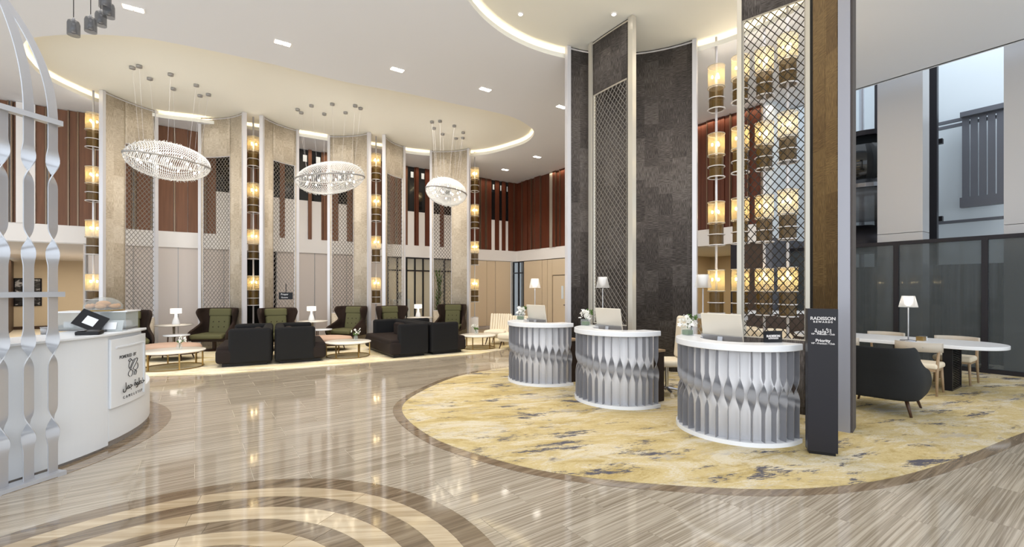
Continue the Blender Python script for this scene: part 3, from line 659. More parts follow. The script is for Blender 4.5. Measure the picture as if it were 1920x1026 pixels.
lantern_rod('four lit lanterns on a rod half hidden by the lattice column left edge', cpx(1388, 8.3), z0=1.151)
lantern_rod('four lit lanterns behind the lattice column, left rod of the two inside', cpx(1433, 8.06))
lantern_rod('four lit lanterns behind the lattice column, right rod of the two inside', cpx(1477, 7.6))

# ================================================================ chandeliers
CH = [((318, 303), 10.45, (.42, .91), [(248,125),(261,122.5),(281,146),(320,138),(325,165),(368,158.5),(375,178),(391,176)], 'leftmost long glass rod chandelier, in front of the first beige column'),
      ((618, 334), 12.15, (.97, -.24), [(558,204),(565,210),(584,197),(608,212.5),(623,194),(648,210),(666,197),(676,202)], 'middle long glass rod chandelier seen broadside'),
      ((838, 360), 13.9, (.42, .91), [(810,227.5),(825,226),(814,239.6),(852,235),(830,250.5),(868.5,247.5),(855,258.7),(868,257.6)], 'rounder looking glass rod chandelier farthest from the counter')]
for (px, py), Y, dr_, dots, lab in CH:
    P = at(px, Y, zat(py, Y)); th = thing('chandelier', lab, 'chandelier', P, math.atan2(dr_[1], dr_[0]), 'oval glass rod chandeliers')
    a_, b_, c_h = (1.0 if px == 618 else .88), .46, .42; mb = MB(); nh = 42
    for k in range(nh):
        x = -a_+2*a_*(k+.5)/nh; r = math.sqrt(max(0, 1-(x/a_)**2)); r = max(r, .12)
        lean = .35
        mb.tube([(x+lean*math.sin(2*PI*i/20)*c_h*r*.6, b_*r*math.cos(2*PI*i/20), c_h*r*math.sin(2*PI*i/20)) for i in range(20)], .009, 4, True)
        for sg in (1, -1):
            mb.tube([(x+lean*.6*sg*c_h*r, 0, sg*c_h*r), (x+lean*.6*sg*c_h*r+random.uniform(-.05,.05), random.uniform(-.06, .06), sg*(c_h*r+.035))], .006, 4)
    mb.build('glass_rods', 'rod', th, True, kind='stuff')
    mb = MB(); n = 48
    mb.add([(a_*f*math.cos(2*PI*i/n), b_*f*math.sin(2*PI*i/n), z) for f, z in ((1.03, -.018), (1.03, .018), (.99, .018), (.99, -.018)) for i in range(n)], [(k*n+i, k*n+(i+1) % n, ((k+1) % 4)*n+(i+1) % n, ((k+1) % 4)*n+i) for k in range(4) for i in range(n)])
    mb.build('band', 'steel', th, True)
    for i in range(18):
        a = 2*PI*i/18; z = -.12 if i % 2 else .08
        MB().blob((a_*.72*math.cos(a), b_*.6*math.sin(a), z), (.022, .022, .03), 8, 5).build('bulb', 'bulbw', th, True)
    cs, sn = math.cos(-math.atan2(dr_[1], dr_[0])), math.sin(-math.atan2(dr_[1], dr_[0])); wr_ = MB()
    for q in dots:
        D = gp(*q, ZUP)-P; l = Vector((D.x*cs-D.y*sn, D.x*sn+D.y*cs, D.z))
        MB().lathe([(.055, -.05), (.055, 0)], l, 12).build('ceiling_cup', 'steel', th, True)
        k = .8*min(1, .9/max(.01, math.hypot(l.x/a_, l.y/b_))); wr_.tube([l, (l.x*k, l.y*k*.6, .1)], .0016, 3)
    wr_.build('wires', 'frame', th)
    point(P+Vector((0, 0, 0)), 22, (1, .94, .84), .25)

# ================================================================ reception desks
def desk(label, c):
    th = thing('reception_desk', label, 'desk', (c[0], c[1], .008), TH+PI, 'semicircular reception desks')   # local +x faces the guest side
    A = math.radians(96); R = .665
    MB().arcslab((0, 0), .40, R+.015, -A, A, .985, 1.055, 48).build('countertop', 'solid', th, bevel=.008)
    MB().arcslab((0, 0), R-.12, R-.10, -A, A, .04, .985, 48).build('drum', 'drum', th, True)
    MB().arcslab((0, 0), R-.14, R+.01, -A, A, 0, .045, 48).build('plinth', 'solid', th)
    # work surface on the staff side
    w_ = MB(); w_.arcslab((0, 0), .02, R-.125, -A, A, .72, .75, 32); w_.box((-.21, 0, .735), (.42, .98, .03)); w_.build('work_surface', 'oak', th)
    for sy in (-1, 1): MB().box((-.21, sy*.46, .36), (.40, .03, .72)).build('side_panel', 'choc', th)
    # twisted fins
    me = None; nf = 19; H0_, H1_ = .045, .985; zc = .53
    mb = MB(); nz = 48; wd, tk = .036, .003
    for j in range(nz+1):
        z = H0_+(H1_-H0_)*j/nz
        u_ = (z-zc)/.36+.5; u_ = min(1, max(0, u_)); an = PI*(.6*u_+.4*u_*u_*(3-2*u_)); bul = 1+.15*math.sin(PI*u_)
        cx, sx = math.cos(an), math.sin(an)
        for (p, q) in ((-1, -1), (1, -1), (1, 1), (-1, 1)):
            x, y = p*wd*bul, q*tk; mb.v.append((x*cx-y*sx, x*sx+y*cx, z))
    for j in range(nz):
        for i in range(4): k = (i+1) % 4; mb.f.append((j*4+i, j*4+k, (j+1)*4+k, (j+1)*4+i))
    first = None
    for k in range(nf):
        a = -A+.05+(2*A-.1)*k/(nf-1); pos = ((R-.042)*math.cos(a), (R-.042)*math.sin(a), 0)
        if first is None: first = mb.build('twisted_fin', 'fin', th, True); o = first; first.modifiers.new('es', 'EDGE_SPLIT').split_angle = .8
        else: o = first.copy(); COL.objects.link(o)
        o.location = pos; o.rotation_euler = (0, 0, a)
    return th
DK = [(2.646, 5.33), (1.615, 6.78), (.60, 8.20)]
desk('curved white desk with twisted silver fins nearest the black totem', DK[0]); desk('middle curved reception desk of three with twisted silver fins', DK[1]); desk('farthest curved reception desk with twisted silver fins, near cream chairs', DK[2])
def vase(label, P):
    th = thing('orchid_vase', label, 'flower arrangement', P, .5, 'orchid vases on the desks')
    MB().box((0, 0, .05), (.11, .11, .1)).build('glass_vase', 'clear', th); MB().box((0, 0, .035), (.095, .095, .06)).build('moss', 'leaf', th, bevel=.01)
    f = MB()
    for k in range(46):
        a = random.uniform(0, 2*PI); r = random.uniform(0, .10); z = .15+random.uniform(-.04, .09)
        c = Vector((r*math.cos(a), r*math.sin(a), z)); tilt = Matrix.Rotation(random.uniform(0, 6.3), 3, 'Z')@Matrix.Rotation(random.uniform(.3, 1.4), 3, 'X')
        for q in range(5):
            b = 2*PI*q/5; p = [c, c+tilt@Vector((.02*math.cos(b-.5), .02*math.sin(b-.5), .004)), c+tilt@Vector((.032*math.cos(b), .032*math.sin(b), 0)), c+tilt@Vector((.02*math.cos(b+.5), .02*math.sin(b+.5), .004))]
            f.add(p, [(0, 1, 2, 3)])
    f.build('blossoms', 'petal', th, kind='stuff')
    g_ = MB()
    for k in range(7):
        a = random.uniform(-1, 1); pts = [(0, 0, .08), (.05*math.cos(a), .05*math.sin(a), .17), (.10*math.cos(a), .1*math.sin(a), .22+random.uniform(-.02, .03))]; g_.tube(pts, .003, 4)
        for q in range(4): g_.blob(tuple(Vector(pts[2])+Vector((random.uniform(-.02,.02), random.uniform(-.02,.02), random.uniform(-.03,.02)))), (.009, .009, .012), 6, 4)
    g_.build('sprigs', 'leaf', th)
    return th
vase('white orchids in square glass vase on the desk nearest the totem', cpx(1289, 5.72)+Vector((0,0,1.063)))
vase('white orchids in square glass vase on the middle desk', cpx(1098, 7.2)+Vector((0,0,1.063)))
vase('white orchids in square glass vase on the farthest desk', cpx(976, 8.55)+Vector((0,0,1.063)))
def monitor(label, P, rz):
    th = thing('monitor', label, 'monitor', P, rz, 'monitors on the reception desks')
    X = Matrix.Rotation(.18, 3, 'X')    # back faces -y (towards guests), screen faces +y
    mb = MB().box((0, 0, .43), (.50, .022, .33), mtx=X); mb.build('shell', 'screen', th, bevel=.008)
    MB().box((0, .013, .435), (.47, .004, .28), mtx=X).build('display', 'blackp', th)
    MB().box((0, -.012, .30), (.50, .02, .07), mtx=X).build('chin', 'steel', th, bevel=.004)
    MB().box((0, -.06, .16), (.06, .015, .32), mtx=Matrix.Rotation(-.2, 3, 'X')).build('stand', 'silver', th); MB().box((0, -.02, .008), (.2, .18, .012)).build('foot', 'silver', th, bevel=.004)
    return th
m0 = monitor('pale monitor seen from behind on the desk nearest the totem', cpx(1353, 5.45)+Vector((0,0,.755)), -.92)
copy_tree(m0, 'pale monitor seen from behind on the middle desk', cpx(1141, 6.95)+Vector((0,0,.755)), -.92); copy_tree(m0, 'pale monitor seen from behind on the farthest desk', cpx(1006, 8.35)+Vector((0,0,.755)), -.9)
# small black sign on the near desk
ss = thing('counter_sign', 'small black counter sign with white lettering on the nearest desk', 'sign', cpx(1449, 4.93)+Vector((0,0,1.064)), .14)
MB().box((0, 0, .062), (.215, .012, .124)).build('plate', 'blackp', ss); MB().box((0, .03, .004), (.2, .06, .008)).build('foot', 'blackp', ss)
text('lettering', 'RADISSON', .034, 'text', ss, (0, -.009, .068), (PI/2, 0, 0), bold=.0012); text('lettering', 'REWARDS', .021, 'text', ss, (0, -.009, .043), (PI/2, 0, 0), bold=.0008, spacing=1.3)
# totem
tp = (cpx(1519.5, 4.50)+cpx(1577, 4.40))/2; rz = math.atan2(4.40-4.50, cpx(1577, 4.40).x-cpx(1519.5, 4.50).x)
tt = thing('totem_sign', 'tall black floor standing totem with white lettering in front of column', 'sign', tp+Vector((0,.06,.008)), rz)
W = (cpx(1577, 4.40)-cpx(1519.5, 4.50)).length
MB().box((0, 0, .735), (W, .12, 1.41)).build('body', 'sign', tt, bevel=.003); MB().box((0, .01, .015), (W-.03, .1, .03)).build('base', 'blackp', tt)
def tl(b, s, z, **k): text('lettering', b, s, 'text', tt, (0, -.063, z), (PI/2, 0, 0), **k)
tl('RADISSON', .044, 1.345, bold=.001); tl('REWARDS', .026, 1.312, bold=.0008, spacing=1.5)
tl('\uFE94\uFEF3\uFEEE\uFEDF\uFEED\uFEF7\uFE8D', .05, 1.222, bold=.001); tl('VIP - Premium - Club', .0225, 1.192, bold=.0003); tl('Priority', .040, 1.128, bold=.001); tl('VIP - Premium - Club', .0225, 1.10, bold=.0003)

# ================================================================ standing lamps
def shade_lamp(label, P, h, lit, group, cat='floor lamp', name='floor_lamp', w_=.115):
    th = thing(name, label, cat, P, 0, group)
    MB().lathe([(.11, 0), (.11, .012), (.02, .02)], n=20).build('base', 'chrome', th, True); MB().lathe([(.009, .012), (.009, h-.2)], n=8).build('pole', 'silver', th, True)
    sh_ = MB().lathe([(w_, h-.19), (w_*.66, h)], n=24, caps=False).build('outer_shade', 'shadeg', th, True)
    MB().lathe([(.02, h-.17), (.05, h-.13), (.066, h-.05), (.068, h-.01)], n=16).build('diffuser', 'shade' if lit else 'shadew', th, True)
    if lit: point(P+Vector((0, 0, h-.08)), 6, (1, .9, .75), .1)
    return th
shade_lamp('lit conical glass shade floor lamp behind the farthest desk', cpx(1003, 9.2), 1.85, True, 'glass shade floor lamps')
shade_lamp('unlit conical shade floor lamp behind the middle desk', cpx(1130, 7.75), 1.85, False, 'glass shade floor lamps')
shade_lamp('unlit conical shade floor lamp behind the desk nearest the totem', cpx(1318, 6.4), 1.85, False, 'glass shade floor lamps')
# ================================================================ cafe counter
CC = Vector((-6.42, 4.40, 0)); CR = 2.27
cc = thing('cafe_counter', 'white curved cafe counter with camel emblem and panelled front', 'counter', CC)
r_ = math.radians
MB().arcslab((0, 0), CR-.5, CR, r_(-75), r_(7), .03, 1.17, 60).build('front_panel', 'counter', cc)
MB().arcslab((0, 0), CR-.08, CR-.02, r_(-75), r_(120), .0, .07, 60).build('toe_kick', 'steel', cc)
MB().arcslab((0, 0), CR-.5, CR, r_(7.1), r_(115), .06, .50, 60).build('lower_bench', 'counter', cc, bevel=.01)
MB().arcslab((0, 0), CR-.5, CR-.02, r_(7.1), r_(25.3), .50, 1.16, 30).build('upper_body', 'counter', cc)
lp = MB().arcslab((0, 0), CR-.02, CR+.022, r_(7.2), r_(25.3), .40, 1.12, 30).build('logo_panel', 'counter', cc, bevel=.004)
mb = MB(); mb.arcslab((0, 0), CR+.02, CR+.032, r_(9), r_(23.4), 1.02, 1.035, 30); mb.arcslab((0, 0), CR+.02, CR+.034, r_(23.1), r_(23.7), .44, 1.035, 2); mb.build('panel_moulding', 'counter', cc)
MB().arcslab((0, 0), CR-.6, CR+.03, r_(-75), r_(25.5), 1.16, 1.185, 70).build('countertop', 'counter', cc, bevel=.006)
o = MB().arcslab((CC.x, CC.y), CR-.1, CR+.22, r_(-80), r_(130), -.004, .004, 80).build('counter_border_stone', 'border', gr)
def on_drum(an, z, r=CR+.026): a = r_(an); return (r*math.cos(a), r*math.sin(a), z), (PI/2, 0, a+PI/2)
def carved(b, s, an0, z, step, rz=1, **k):
    """lettering that follows the drum, one character at a time"""
    n = len(b)
    for i, ch in enumerate(b):
        if ch == ' ': continue
        p, r = on_drum(an0+(i-(n-1)/2)*step, z); text('lettering', ch, s, 'ink', cc, p, r, .001, **k)
carved('POWERED BY', .05, 14.1, .915, .8)
p, r = on_drum(16.6, .59, CR+.032); text('lettering', '\uFEDE\uFEE4\uFE9F \uFE93\uFEEE\uFEC4\uFEA7', .108, 'ink', cc, p, r, .002)
carved('CAMELSTEP', .042, 16.9, .475, 1.2)
# camel line emblem
mb = MB(); paths = [[(-.03,.30),(-.045,.27),(-.02,.25),(.0,.275),(-.012,.31),(-.03,.30)], [(-.02,.25),(-.035,.20),(-.04,.13),(-.01,.06),(.0,.10),(.03,.17),(.06,.235),(.09,.28),(.12,.27),(.115,.23),(.085,.16),(.05,.10),(.03,.06)],
 [(.0,.275),(.03,.24),(.0,.16),(-.02,.10)], [(.03,.24),(.06,.28)], [(-.01,.06),(-.04,.02),(-.05,-.04),(-.02,-.09)], [(.0,.06),(.03,.01),(.02,-.05),(0,-.09)], [(.03,.06),(.07,.03),(.1,-.02),(.08,-.09)], [(.115,.17),(.13,.11),(.12,.05),(.07,.0),(.05,-.08)]]
for P_ in paths:
    pts = []
    for x, z in catmull(P_, 4, False)+[P_[-1]]: p, _ = on_drum(15.4+x*1.15/CR*57.3, .725+z*.5, CR+.026); pts.append(p)
    mb.tube(pts, .0032, 4)
mb.build('camel_emblem', 'ink', cc)
# things on the counter
def local(px, Y, z): v = cpx(px, Y); return Vector((v.x, v.y, z))
zc = 1.186
dc = thing('display_case', 'clear acrylic display case with pastries on the white cafe counter', 'display case', local(185, 5.15, zc), .35)
MB().box((0, 0, .10), (.62, .32, .2)).build('acrylic_box', 'acryl', dc); MB().box((0, 0, .205), (.66, .36, .012)).build('top_shelf', 'solid', dc); MB().box((0, 0, .01), (.62, .32, .02)).build('base', 'steel', dc)
for k in range(5): MB().box((-.24+.12*k, 0, .06), (.09, .14, .07)).build('cup_stack', 'solid', dc, bevel=.01)
dm = thing('pastry_dome', 'clear glass dome with brown pastries on a tray above the display case', 'cake dome', local(194, 5.12, zc+.212))
MB().lathe([(.19, 0), (.19, .012)], n=24).build('tray', 'brass', dm)
MB().lathe([(.175, .012), (.17, .06), (.14, .11), (.08, .145), (.01, .155)], n=24, caps=False).build('dome', 'clear', dm, True)
for k in range(6):
    a = k*1.05; mb = MB().tube([(.09*math.cos(a)+.04*math.cos(a+q), .09*math.sin(a)+.04*math.sin(a+q), .05) for q in (-1.6, -.8, 0, .8, 1.6)], [.008, .024, .032, .024, .008], 8); mb.build('pastry', 'bread', dm, True)
MB().blob((0, 0, .075), (.07, .07, .04), 12, 6).build('pastry', 'bread', dm, True)
ps = thing('payment_terminal', 'black tilted till screen on stand on the cafe counter', 'till', local(170, 4.78, zc), .5)
X = Matrix.Rotation(.5, 3, 'Y')@Matrix.Rotation(-.5, 3, 'X'); MB().box((0, 0, .12), (.24, .02, .19), mtx=X).build('screen', 'blackp', ps, bevel=.004); MB().box((.05, .04, .06), (.05, .05, .12)).build('stand', 'blackp', ps); MB().box((.04, .02, .01), (.16, .14, .02)).build('foot', 'blackp', ps, bevel=.004)
MB().box((.0, -.014, .12), (.1, .004, .09), mtx=X).build('paper_note', 'solid', ps)
cr_ = thing('card_reader', 'dark grey card reader lying in front of the till screen', 'card reader', local(168, 4.55, zc), .3)
MB().box((0, 0, .02), (.2, .1, .04), mtx=Matrix.Rotation(.12, 3, 'X')).build('body', 'blackp', cr_, bevel=.01); MB().box((-.05, -.01, .045), (.05, .05, .004)).build('keypad', 'steel', cr_)
nt_ = thing('notice_holder', 'grey acrylic notice holder beside the till screen', 'notice holder', local(208, 4.9, zc), .3)
MB().box((0, 0, .06), (.22, .01, .12), mtx=Matrix.Rotation(-.35, 3, 'X')).build('panel', 'acryl', nt_); MB().box((0, -.012, .06), (.11, .002, .08), mtx=Matrix.Rotation(-.35, 3, 'X')).build('card', 'solid', nt_); MB().box((0, .03, .005), (.22, .1, .01)).build('base', 'acryl', nt_)
cp = thing('metal_cup', 'small steel cup on counter behind the twisted rib', 'cup', local(84, 4.6, zc)); MB().lathe([(.03, 0), (.034, .07)], n=16).build('body', 'steel', cp, True); MB().ring(.034, .07, .003).build('rim', 'chrome', cp)

# ================================================================ twisted rib screen (birdcage arch) at the left
B3 = gp(99, 893); B2 = gp(51, 908); B1_ = gp(4, 924)
rs = thing('ribbed_arch_screen', 'tall silver arch screen of twisted metal ribs in front of the cafe counter', 'screen', B3)
dR = (B1_-B3)/2
NR = 6
for k in range(NR):
    base = dR*k; z0 = .03
    cl = []   # centre line: straight to 3.1, then arching over towards the cage centre
    cdir = dR.normalized(); out = cdir*1.9-base if False else None
    apex_x = cdir*2.3
    path = [(base, z0)]
    n = 110
    for j in range(1, n+1):
        z = z0+(3.12-z0)*j/n; path.append((base, z))
    if k < 2:
        # arch: curve in plan towards -v/-x as it rises
        hx = (Vector((-.75, -.25, 0)) if k == 0 else Vector((-.42, -.2, 0)))
        for j in range(1, 41):
            q = j/40; path.append((base+hx*(q**2.0)*1.25, 3.12+1.75*q))
    mb = MB(); wd, tk = .045, .004
    cents = ((2.71, 1), (2.01, -1), (1.14, 1), (.445, -1))
    for (b_, z) in path:
        an = math.radians(50)
        for zc_, sg in cents:
            u_ = (z-zc_)/.36+.5; u_ = min(1, max(0, u_)); an += sg*PI*(u_*u_*(3-2*u_))
        if z > 3.1: an += 0
        # view direction roughly along +y,-x ; ribbon width vector
        c, s_ = math.cos(an+.78), math.sin(an+.78)
        for (p, q) in ((-1, -1), (1, -1), (1, 1), (-1, 1)):
            x, y = p*wd, q*tk; mb.v.append((b_.x+x*c-y*s_, b_.y+x*s_+y*c, z))
    m = len(path)
    for j in range(m-1):
        for i in range(4): q = (i+1) % 4; mb.f.append((j*4+i, j*4+q, (j+1)*4+q, (j+1)*4+i))
    o = mb.build('twisted_rib', 'silver', rs, True); o.modifiers.new('es', 'EDGE_SPLIT').split_angle = .8
for z, ex in ((3.09, .04), (1.575, .05)):
    MB().seg(-dR.normalized()*ex*1.4, dR*NR, .07, z, z+.045).build('cross_bar', 'silver', rs)
MB().seg(-dR.normalized()*.06, dR*NR, .14, 0, .035).build('base_plate', 'silver', rs)

# smoked glass pendants, top left
PD = [((138,53), 5.0, 'lowest, farthest from the bunch'), ((170,47), 5.15, 'second from the lone one'), ((189,36), 5.45, 'middle of the bunch'), ((204,20), 5.3, 'right edge of bunch, lower'), ((197,2), 5.1, 'highest, touching the frame top')]
for (px, py), Y, wh in PD:
    P = at(px, Y, zat(py, Y)); th = thing('smoked_pendant', 'small smoked glass pendant lamp, '+wh, 'pendant lamp', P, 0, 'smoked glass pendants')
    MB().tube([(0, 0, .12), (0, 0, ZM-P.z)], .004, 5).build('cord', 'blackp', th)
    MB().lathe([(.03, .085), (.048, .075), (.056, .045), (.056, -.08)], n=20, caps=False).build('glass_jar', 'smokeg', th, True); MB().lathe([(.012, -.02), (.012, .11)], n=10).build('socket', 'chrome', th); MB().lathe([(.03, -.05), (.02, .05)], n=14).build('inner_reflector', 'chrome', th, True)

# ================================================================ lounge seating
def shell(name, m, th, levels, lean=.0, n=22, thick=.05):
    """wrap-around upholstered shell: levels = (z, half width, back y, forward extent of the sides)"""
    def fn(a, b):
        k = b*(len(levels)-1); i = min(int(k), len(levels)-2); f = k-i
        z, hw, by, fe = (levels[i][q]*(1-f)+levels[i+1][q]*f for q in range(4))
        s = a*2-1; r = min(hw, .22)
        L1 = by+0; side = max(.02, by-r-fe); arc_ = r*PI/2; fl = 2*(hw-r); tot = 2*side+2*arc_+fl; d = (a)*tot
        if d < side: return (-hw, fe+d, z)
        d -= side
        if d < arc_: g = d/r; return (-hw+r-r*math.cos(g), by-r+r*math.sin(g), z)
        d -= arc_
        if d < fl: return (-hw+r+d, by, z)
        d -= fl
        if d < arc_: g = d/r; return (hw-r+r*math.sin(g), by-r+r*math.cos(g), z)
        d -= arc_; return (hw, by-r-d, z)
    return MB().grid(fn, n, (len(levels)-1)*2).build(name, m, th, True, solid=thick, subd=1)
def wing_chair(label, P, rz):
    th = thing('wing_chair', label, 'chair', P, rz, 'green wingback chairs')     # faces local -y
    shell('shell', 'choc', th, [(.27,.44,.38,-.36),(.38,.46,.40,-.40),(.50,.46,.40,-.36),(.60,.42,.41,-.12),(.72,.40,.43,.14),(.86,.43,.45,.06),(1.0,.45,.47,-.02),(1.11,.43,.48,.06)], thick=.06)
    MB().box((0, .02, .30), (.82, .72, .1)).build('seat_base', 'choc', th, bevel=.03)
    MB().box((0, -.06, .39), (.78, .78, .12)).build('seat_cushion', 'green', th, bevel=.045)
    X = Matrix.Rotation(-.16, 3, 'X')
    bk = MB().box((0, .28, .66), (.52, .12, .5), mtx=X).build('back_cushion', 'green', th, bevel=.05)
    for sx in (-.14, 0, .14):
        for z in (.74, .60): MB().blob((sx, .215+(z-.66)*.16, z), (.014, .012, .014), 8, 5).build('button', 'choc', bk, True)
    MB().box((0, .33, .98), (.56, .14, .22), mtx=X).build('headrest', 'green', th, bevel=.05)
    MB().lathe([(.05, .02), (.05, .26)], n=12).build('pedestal', 'leg', th); MB().lathe([(.28, 0), (.27, .02), (.05, .035)], n=24).build('base', 'leg', th, True)
    return th
WC = [((402, 12.05), .12, 'olive wingback chair between the small lamp table and first sofa pair'), ((238, 10.7), .75, 'olive wingback chair partly hidden by the cafe counter'), ((524, 12.15), .75, 'olive wingback chair in front of the column holding the small black sign'),
      ((651, 13.4), -.3, 'olive wingback chair between the two sofa groups'), ((741, 13.7), .8, 'olive wingback chair behind the second sofa group, left one'), ((845, 15.0), -.12, 'olive wingback chair under the third chandelier')]
w0 = None
for (px, Y), rz, lab in WC:
    P = cpx(px, Y)+Vector((0,0,.012))
    if w0 is None: w0 = wing_chair(lab, P, rz)
    else: copy_tree(w0, lab, P, rz)
def sofa_unit(label, P, rz, L, D=1.0, flip=False, group=None):
    """faces local -x, back along +x; near end at local y=0, runs to y=L"""
    th = thing('sofa', label, 'sofa', P, rz, group); H = .80; k = -1 if flip else 1
    MB().box((k*D*.45, L/2, .22), (D*.92, L, .30)).build('base', 'sofa', th, bevel=.07); MB().box((k*D*.43, L/2, .36), (D*.86, L-.08, .14)).build('seat_cushion', 'sofa', th, bevel=.05)
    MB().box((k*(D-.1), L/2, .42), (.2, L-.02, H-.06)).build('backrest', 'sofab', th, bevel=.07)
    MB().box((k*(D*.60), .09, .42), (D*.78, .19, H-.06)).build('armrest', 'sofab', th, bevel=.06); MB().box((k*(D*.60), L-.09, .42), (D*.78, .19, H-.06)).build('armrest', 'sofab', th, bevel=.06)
    for q, z in ((.35, .55), (.6, .56)): MB().box((k*(D-.3), L*q, z), (.16, .42, .36), rz=.12, ).build('cushion', 'sofa', th, bevel=.06)
    MB().box((k*D*.5, L/2, .03), (D*.8, L-.2, .06)).build('plinth', 'blackp', th)
    return th
N1 = gp(404, 692); a27 = math.radians(27)
sofa_unit('dark brown sofa facing the oval tables near the cafe counter', N1+Vector((0,0,.012)), a27, 1.65, 1.03, group='dark sofas back to back')
sofa_unit('dark sofa back to back in the first pair, facing the middle coffee table', N1+Vector((2.10*math.cos(a27), 2.10*math.sin(a27), .012)), a27, 1.6, 1.03, True, group='dark sofas back to back')
N2 = gp(733, 674)
sofa_unit('dark brown sofa in the second group with seat facing the middle coffee table', N2+Vector((0,0,.012)), TH-.02, 2.1, .96, group='dark sofas back to back')
sofa_unit('dark sofa in the second group turned toward the cream chairs', N2+Vector((1.98*math.cos(TH-.02), 1.98*math.sin(TH-.02), .012)), TH-.02, 2.0, .98, True, group='dark sofas back to back')
def coffee(label, P, r):
    th = thing('coffee_table', label, 'table', P+Vector((0,0,.012)), .3, 'round marble coffee tables')
    MB().lathe([(r-.01, .33), (r, .336), (r, .352), (r-.006, .358)], n=48).build('tabletop', 'top', th, True, bevel=0)
    MB().ring(r*.93, .012, .010, n=40).build('base_ring', 'brass', th, True)
    for k in range(6): a = PI*k/3; MB().box((r*.93*math.cos(a), r*.93*math.sin(a), .17), (.024, .024, .32), a).build('leg', 'brass', th)
    return th
def posy(label, P):
    th = thing('flower_vase', label, 'flower vase', P, 0, 'small glass flower vases'); MB().lathe([(.04, 0), (.055, .03), (.05, .09), (.03, .12), (.035, .14)], n=16, caps=False).build('vase', 'clear', th, True)
    g_ = MB(); f = MB()
    for k in range(9):
        a = random.uniform(0, 6.3); r = random.uniform(.03, .14); e = (r*math.cos(a), r*math.sin(a), random.uniform(.18, .30)); g_.tube([(0, 0, .02), (e[0]*.3, e[1]*.3, .14), e], .003, 4)
        for q in range(3): f.blob((e[0]+random.uniform(-.02,.02), e[1]+random.uniform(-.02,.02), e[2]-.015*q), (.012,.012,.012), 6, 4)
    for k in range(10): a = random.uniform(0, 6.3); g_.blob((.04*math.cos(a), .04*math.sin(a), .14+random.uniform(0,.04)), (.03,.03,.015), 6, 4)
    g_.build('stems', 'leaf', th); f.build('blossom', 'petal', th)
T1 = gp(325, 690); T2 = gp(653, 668.5); T3 = gp(896, 653)
coffee('round marble and brass coffee table nearest the cafe counter', T1, .565); coffee('round marble coffee table between the two sofa groups', T2, .53); coffee('round marble coffee table beside the cream slipper chairs', T3, .5)
zt = Vector((0, 0, .372)); posy('glass vase of pale flowers on the table nearest the counter', T1+zt+Vector((.05,.1,0))); posy('glass vase of pale flowers on the table between sofa groups', T2+zt+Vector((.15,.1,0))); posy('glass vase of pale flowers on the table by cream chairs', T3+zt+Vector((-.05,.1,0)))
def ottoman(label, P, rz, sx=.64, sy=.42):
    th = thing('ottoman', label, 'ottoman', P+Vector((0,0,.012)), rz, 'blush oval ottomans'); MB().lathe([(.9, .18), (1, .22), (1, .30), (.94, .35), (.6, .375), (.01, .38)], (0,0,0), 36, sx, sy).build('cushion', 'pink', th, True)
    MB().lathe([(.9, .14), (.9, .18)], (0,0,0), 36, sx, sy).build('frame', 'leg', th)
    for k in range(4): a = PI/4+PI*k/2; MB().tube([(sx*.7*math.cos(a), sy*.7*math.sin(a), .16), (sx*.8*math.cos(a), sy*.8*math.sin(a), 0)], [.02, .012], 8).build('leg', 'leg', th, True)
ottoman('blush pink oval ottoman behind the coffee table nearest the counter', cpx(322, 10.45), .1, .62, .42); ottoman('blush pink oval ottoman behind the middle coffee table', cpx(617, 12.1), .1, .6, .42)
def side_table(label, P, r=.42):
    th = thing('side_table', label, 'table', P+Vector((0,0,.012)), 0, 'round white side tables'); MB().lathe([(r-.02, .66), (r, .67), (r, .69)], n=40).build('tabletop', 'top', th, True); MB().lathe([(.035, .02), (.03, .3), (.035, .34), (.06, .36), (.03, .40), (.03, .66)], n=16).build('pedestal', 'chrome', th, True); MB().lathe([(.2, 0), (.2, .015), (.04, .03)], n=24).build('base', 'chrome', th, True)
def table_lamp(label, P, lit=True):
    th = thing('table_lamp', label, 'table lamp', P, 0, 'white cone table lamps'); MB().lathe([(.085, 0), (.09, .03), (.075, .1), (.03, .22), (.022, .28)], n=20).build('base', 'solid', th, True); MB().lathe([(.006, .28), (.006, .4)], n=6).build('stem', 'chrome', th)
    MB().lathe([(.125, .29), (.125, .42)], n=24, caps=False).build('lamp_shade', 'shade', th, True); point(P+Vector((0, 0, .34)), 5, (1, .92, .8), .08)
for px, Y, lab, lab2, dx in ((326, 11.9, 'round white side table under the first lamp, near the counter', 'lit white table lamp between the two leftmost green chairs', 4), (586, 13.3, 'round white side table under the middle lamp', 'lit white table lamp beyond the first sofa pair', -2), (787, 15.0, 'round white side table behind the second sofa group', 'lit white table lamp in front of the glazed doors', -3)):
    P = cpx(px, Y); side_table(lab, P); table_lamp(lab2, cpx(px+dx, Y)+Vector((0,0,.703)))
def low_table(label, P):
    th = thing('low_table', label, 'table', P+Vector((0,0,.012)), .3, 'low white tables'); MB().lathe([(.27, .46), (.28, .47), (.28, .49)], n=32).build('tabletop', 'solid', th, True)
    for k in range(3): a = 2*PI*k/3; MB().tube([(.22*math.cos(a), .22*math.sin(a), .46), (.25*math.cos(a), .25*math.sin(a), 0)], .014, 6).build('leg', 'leg', th)
low_table('small low white table beneath the first lamp table', cpx(331, 11.25)); low_table('small low white table beside the middle ottoman', cpx(603, 12.8))
